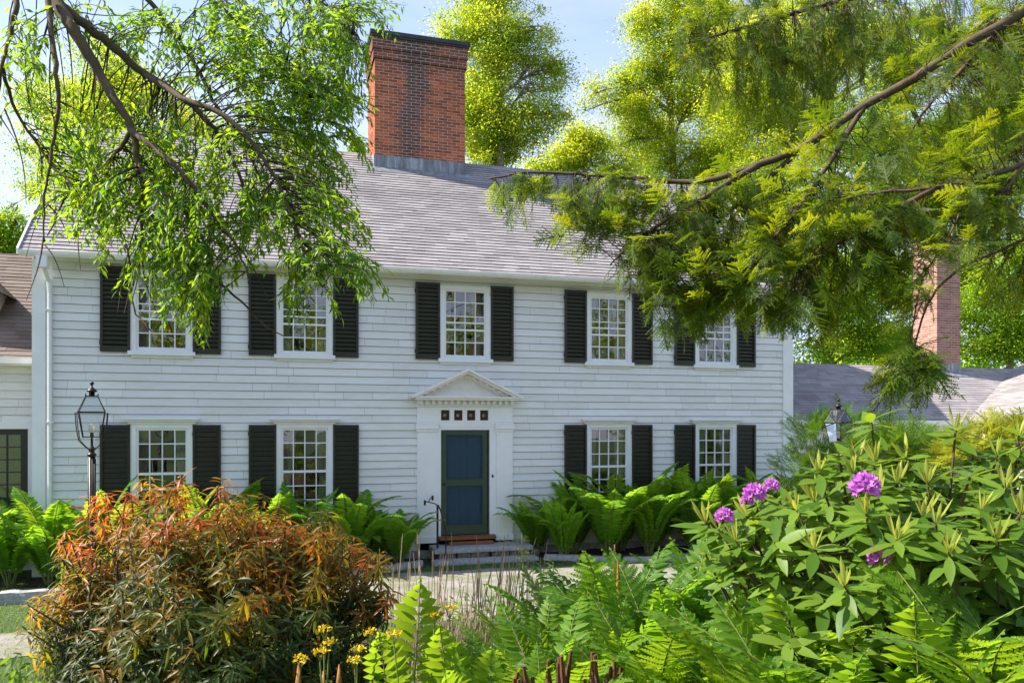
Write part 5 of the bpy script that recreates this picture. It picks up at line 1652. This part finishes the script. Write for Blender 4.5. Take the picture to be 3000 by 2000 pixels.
# brown rootstocks standing at the bottom edge
w0 = [(1205, 1525, 3.6), (1285, 1490, 3.6), (1365, 1495, 3.6), (1425, 1510, 3.6)]
for i, (x, y, d) in enumerate(w0):
    b = gpt(x, 1200, d); H = at(x, y, d)[2] - b[2]
    t = tag(empty('fern_rootstock', tuple(b)), 'shaggy brown upright fern rootstock at the bottom edge right of centre', 'rootstock', 'old fern rootstocks')
    w = MB()
    for k in range(12):
        a = random.uniform(0, 6.28); r = random.uniform(.0, .045)
        w.tube(curve((r * math.cos(a), r * math.sin(a), -.05), (r * 1.2 * math.cos(a) + random.uniform(-.02, .02), r * 1.2 * math.sin(a), H * random.uniform(.7, 1.0)), .01, 6, .03), [.022, .021, .020, .018, .015, .008], 5)
    w.build('old_stalk', M['rootstock'], t)
for x, y, d, lb in [(685, 1520, 3.3, 'orange brown spike at the bottom edge below the bronze shrub'), (742, 1540, 3.3, 'short brown spike at the bottom edge'), (778, 1525, 3.35, 'thick orange brown spike left of the yellow flowers')]:
    b = gpt(x, 1200, d); H = at(x, y, d)[2] - b[2]
    w = MB(); w.tube([(0, 0, 0), (.004, 0, H * .5), (0, .004, H * .85), (.002, 0, H)], [.012, .016, .014, .003], 7)
    tag(w.build('fern_spike', M['fertile'], None, True, tuple(b)), lb, 'fern spike', 'brown fern spikes')
b = gpt(1405, 1200, 5.0); H = at(1405, 1250, 5.0)[2] - b[2]
w = MB(); w.tube(curve((0, 0, 0), (.02, 0, H), .0, 8), [.006, .006, .007, .014, .019, .02, .014, .003], 7)
tag(w.build('fern_spike', M['fertile'], None, True, tuple(b)), 'tall cinnamon brown spike standing against the gravel path', 'fern spike', 'brown fern spikes')

# --- dry stalks
DS = 'dry stalk clumps'
for i, (x, d, n, lb) in enumerate([(905, 5.6, 14, 'dry bleached stalks just right of the bronze shrub'), (960, 5.4, 20, 'tall dry stalks in front of the doorstep left end'), (1020, 5.2, 26, 'thick clump of dry grey stalks in front of the path'), (1080, 5.1, 28, 'dense dry stalks leaning right in front of the path'),
                                   (1135, 5.2, 24, 'dry stalks in front of the right end of the doorstep'), (1190, 5.4, 16, 'thin dry stalks right of the doorstep')]):
    b = gpt(x, 1200, d); t = tag(empty('dry_stalk_clump', tuple(b)), lb, 'dry stalks', DS)
    for k in range(n):
        w = MB(); H = at(x, random.uniform(1225, 1430), d)[2] - b[2]
        bx, by = random.uniform(-.16, .16), random.uniform(-.25, .25)
        ln = random.uniform(-.04, .22) * H * (1 if x > 960 else .4)
        w.tube(curve((bx, by, 0), (bx + ln, by + random.uniform(-.1, .1), H), -.015, 6, .03), [.0048, .0045, .004, .0035, .0028, .002], 4)
        if random.random() < .5:
            w.tube([(bx + ln * .6, by, H * .62), (bx + ln * .6 + random.uniform(-.05, .05), by, H * random.uniform(.72, .85))], [.003, .0015], 4)
        w.build('stalk', M['stalk'], t)

# --- yellow flowers
for i, (x, y, d, lb) in enumerate([(1033, 1392, 3.5, 'yellow flat flower head, highest one beside the pale fern'), (998, 1407, 3.5, 'yellow flower head just left of the highest one'), (905, 1452, 3.4, 'yellow flower head in front of the upright pale fern'), (850, 1448, 3.45, 'yellow flower at the right foot of the bronze shrub'),
                                   (745, 1440, 3.3, 'upper yellow flower on the branched stem in front of the shrub'), (755, 1470, 3.3, 'second yellow flower down the branched stem'), (735, 1492, 3.25, 'lower yellow flower of the branched stem'), (690, 1508, 3.2, 'yellow flower farthest left at the bottom'), (820, 1486, 3.3, 'yellow flower between the shrub and the pale fern'), (815, 1510, 3.25, 'small yellow flower close to the bottom edge')]):
    b = gpt(x + random.uniform(-15, 15), 1200, d); tp = at(x, y, d) - b
    t = tag(empty('yellow_flower', tuple(b)), lb, 'flower', 'yellow flowers')
    w = MB(); P = curve((0, 0, 0), tp * np.array([1, 1, .93]), .01, 6, .02); w.tube(P, .0032, 5)
    for k in range(7):
        a = k * .9; w.tube([P[-1], tp + np.array([.022 * math.cos(a), .022 * math.sin(a), -.004])], .0014, 3)
    w.build('stem', M['fern_stem'], t)
    s = Scat(); m = 46
    r = np.sqrt(RNG.random(m)) * .034; th = RNG.uniform(0, 6.28, m)
    c = tp[None] + np.stack([r * np.cos(th), r * np.sin(th), RNG.uniform(-.006, .006, m) - r * .2], 1)
    s.add(*LEAF2, basis(rdir(m, (0, 0, .2)), rdir(m, (0, 0, 1.2)), RNG.uniform(.012, .02, m)), c)
    link('flower_head', s.mesh('flower_head'), M['yellow'], t)
    s = Scat(); m = 7; tt = RNG.uniform(.25, .85, m)
    pos = np.stack([np.interp(tt, np.linspace(0, 1, 6), np.array(P)[:, i_]) for i_ in range(3)], 1)
    s.add(*LANCE, basis(rdir(m, (0, 0, .5)), rdir(m, (0, 0, 1)), RNG.uniform(.05, .1, m)), pos)
    link('leaf', s.mesh('leaf'), M['weed'], t)

# --- slim leafy stems right of the doorstep
for i, (x, y, d, lb) in enumerate([(1205, 1225, 9.5, 'slim leafy lily stem right of the doorstep, tallest one'), (1235, 1300, 6.2, 'leafy stem in front of the path right of the dry stalks'), (1270, 1290, 6.4, 'leafy stem next to the middle ferns'), (1215, 1320, 6.0, 'short leafy stem at the foot of the dry stalks'), (1560, 1280, 6.5, 'leafy stem at the left edge of the rhododendron')]):
    b = gpt(x, 1200, d); H = at(x, y, d)[2] - b[2]
    t = tag(empty('leafy_stem', tuple(b)), lb, 'plant', 'leafy stems')
    w = MB(); P = curve((0, 0, 0), (random.uniform(-.05, .05), 0, H), 0, 6, .02); w.tube(P, .005, 5); w.build('stem', M['fern_stem'], t)
    m = int(34); tt = RNG.uniform(.3, 1, m); th = RNG.uniform(0, 6.28, m)
    pos = np.stack([np.interp(tt, np.linspace(0, 1, 6), np.array(P)[:, i_]) for i_ in range(3)], 1)
    s = Scat().add(*NARROW, basis(np.stack([np.cos(th), np.sin(th), RNG.uniform(.1, .9, m)], 1), np.array([[0, 0, 1.0]]).repeat(m, 0), .13 * (1.25 - tt * .5)), pos)
    link('leaf', s.mesh('leaf'), M['weed'], t)

# --- ground cover, lawn blades and litter
s = Scat()
n = 15000
x = RNG.uniform(-5.8, 5.5, n); y = RNG.uniform(-13.2, -4.7, n)
P = np.stack([x, y, np.zeros(n)], 1); dpt = (P - CAM) @ FWD; lat = (P - CAM) @ RGT
keep = (dpt > 2.4) & (np.abs(lat) < dpt * .72)
P = P[keep]; n = len(P); P[:, 2] = ghv(P) + RNG.random(n) ** 1.5 * .34
s.add(*LANCE, basis(rdir(n, (0, 0, .35)), rdir(n, (0, 0, 1.1)), RNG.uniform(.05, .13, n)), P)
tag(link('ground_cover', s.mesh('ground_cover'), M['weed']), 'low leafy ground cover between the foreground plants', 'ground cover', None, 'stuff')
BL = (np.array([[0, -.06, 0], [0, .06, 0], [.55, .045, .02], [1, 0, -.08]]), np.array([[0, 1, 2], [0, 2, 3]]))
n = 70000
x = RNG.uniform(-11, 7, n); y = RNG.uniform(-6.5, .6, n)
pt = np.array([path_top(v) for v in x])
edge = np.abs(y - pt)
lawnm = (y > pt + .0) & (y < np.where(x < -7.4, .5, -.95)) | ((y < pt) & (y > pt - .22) & (RNG.random(n) < .35)) | ((y < -4.95) & (x < -5.6))
x, y = x[lawnm], y[lawnm]; n = len(x)
P = np.stack([x, y, np.zeros(n)], 1); P[:, 2] = ghv(P)
s = Scat().add(*BL, basis(rdir(n, (0, 0, 1.6)), rdir(n), RNG.uniform(.03, .075, n)), P)
tag(link('grass', s.mesh('grass'), M['grass']), 'short grass of the lawn strip along the path', 'grass', None, 'stuff')
n = 2600
x = RNG.uniform(-8, 6, n); y = RNG.uniform(-5.0, -1.4, n)
P = np.stack([x, y, np.zeros(n)], 1); P[:, 2] = ghv(P) + .016
s = Scat().add(*LEAF2, basis(rdir(n) * np.array([1, 1, .15]), np.array([[0, 0, 1.0]]).repeat(n, 0) + RNG.normal(size=(n, 3)) * .2, RNG.uniform(.015, .05, n)), P)
tag(link('leaf_litter', s.mesh('leaf_litter'), M['gold']), 'small fallen yellow leaves on the gravel path', 'leaf litter', None, 'stuff')


# ------------------------------------------------------------------ light, sky, camera
EL = math.radians(43)
sd_ = np.array([.976, -.216, -math.tan(EL)]); sd_ /= np.linalg.norm(sd_)
sun = bpy.data.lights.new('sun', 'SUN'); sun.energy = 4.6; sun.angle = math.radians(.53); sun.color = (1.0, .93, .80)
so = bpy.data.objects.new('sun', sun); COL.objects.link(so)
so.rotation_euler = Vector(sd_).to_track_quat('-Z', 'Y').to_euler()
wd = bpy.data.worlds.new('World'); SC.world = wd; wd.use_nodes = True
nt = wd.node_tree; bg = nt.nodes['Background']
sky = nt.nodes.new('ShaderNodeTexSky'); sky.sky_type = 'NISHITA'; sky.sun_disc = False
sky.sun_elevation = EL; sky.sun_rotation = math.atan2(-sd_[0], -sd_[1]); sky.air_density = 1.0; sky.dust_density = .6; sky.ozone_density = 2.5
tc = N(nt, 'ShaderNodeTexCoord'); mp = N(nt, 'ShaderNodeMapping'); mp.inputs['Scale'].default_value = (1, 1, 3.5)
nt.links.new(tc.outputs['Generated'], mp.inputs[0])
nz = N(nt, 'ShaderNodeTexNoise', Scale=2.2, Detail=6, Roughness=.55); nt.links.new(mp.outputs[0], nz.inputs['Vector'])
cf = ramp(nt, nz.outputs[0], [(.45, (0, 0, 0)), (.75, (.45, .45, .45))])
sx = N(nt, 'ShaderNodeSeparateXYZ'); nt.links.new(tc.outputs['Generated'], sx.inputs[0])
hz = ramp(nt, sx.outputs['Z'], [(.0, (.75, .75, .75)), (.30, (.62, .62, .62)), (.5, (.22, .22, .22)), (1, (.1, .1, .1))])
fa = N(nt, 'ShaderNodeMath', operation='ADD', use_clamp=True); nt.links.new(cf, fa.inputs[0]); nt.links.new(hz, fa.inputs[1])
nt.links.new(mixc(nt, fa.outputs[0], sky.outputs[0], (3.3, 3.6, 4.7)), bg.inputs[0])
bg.inputs[1].default_value = .12
cd = bpy.data.cameras.new('camera'); co = bpy.data.objects.new('camera', cd); COL.objects.link(co)
cd.sensor_width = 36; cd.lens = 28; cd.shift_y = (HYP - 1000) / 3000; cd.clip_end = 1000; cd.clip_start = .05
co.location = CAM; co.rotation_euler = (math.pi / 2, 0, -AY)
SC.camera = co
SC.view_settings.view_transform = 'Standard'; SC.view_settings.look = 'None'; SC.view_settings.gamma = 1
SC.view_settings.exposure = 1.36
SC.render.engine = 'CYCLES'
SC.cycles.max_bounces = 10; SC.cycles.diffuse_bounces = 8; SC.cycles.glossy_bounces = 3; SC.cycles.transmission_bounces = 5; SC.cycles.transparent_max_bounces = 12
SC.cycles.use_denoising = True; SC.cycles.denoiser = 'OPENIMAGEDENOISE'; SC.cycles.denoising_prefilter = 'ACCURATE'
SC.cycles.sample_clamp_indirect = 6
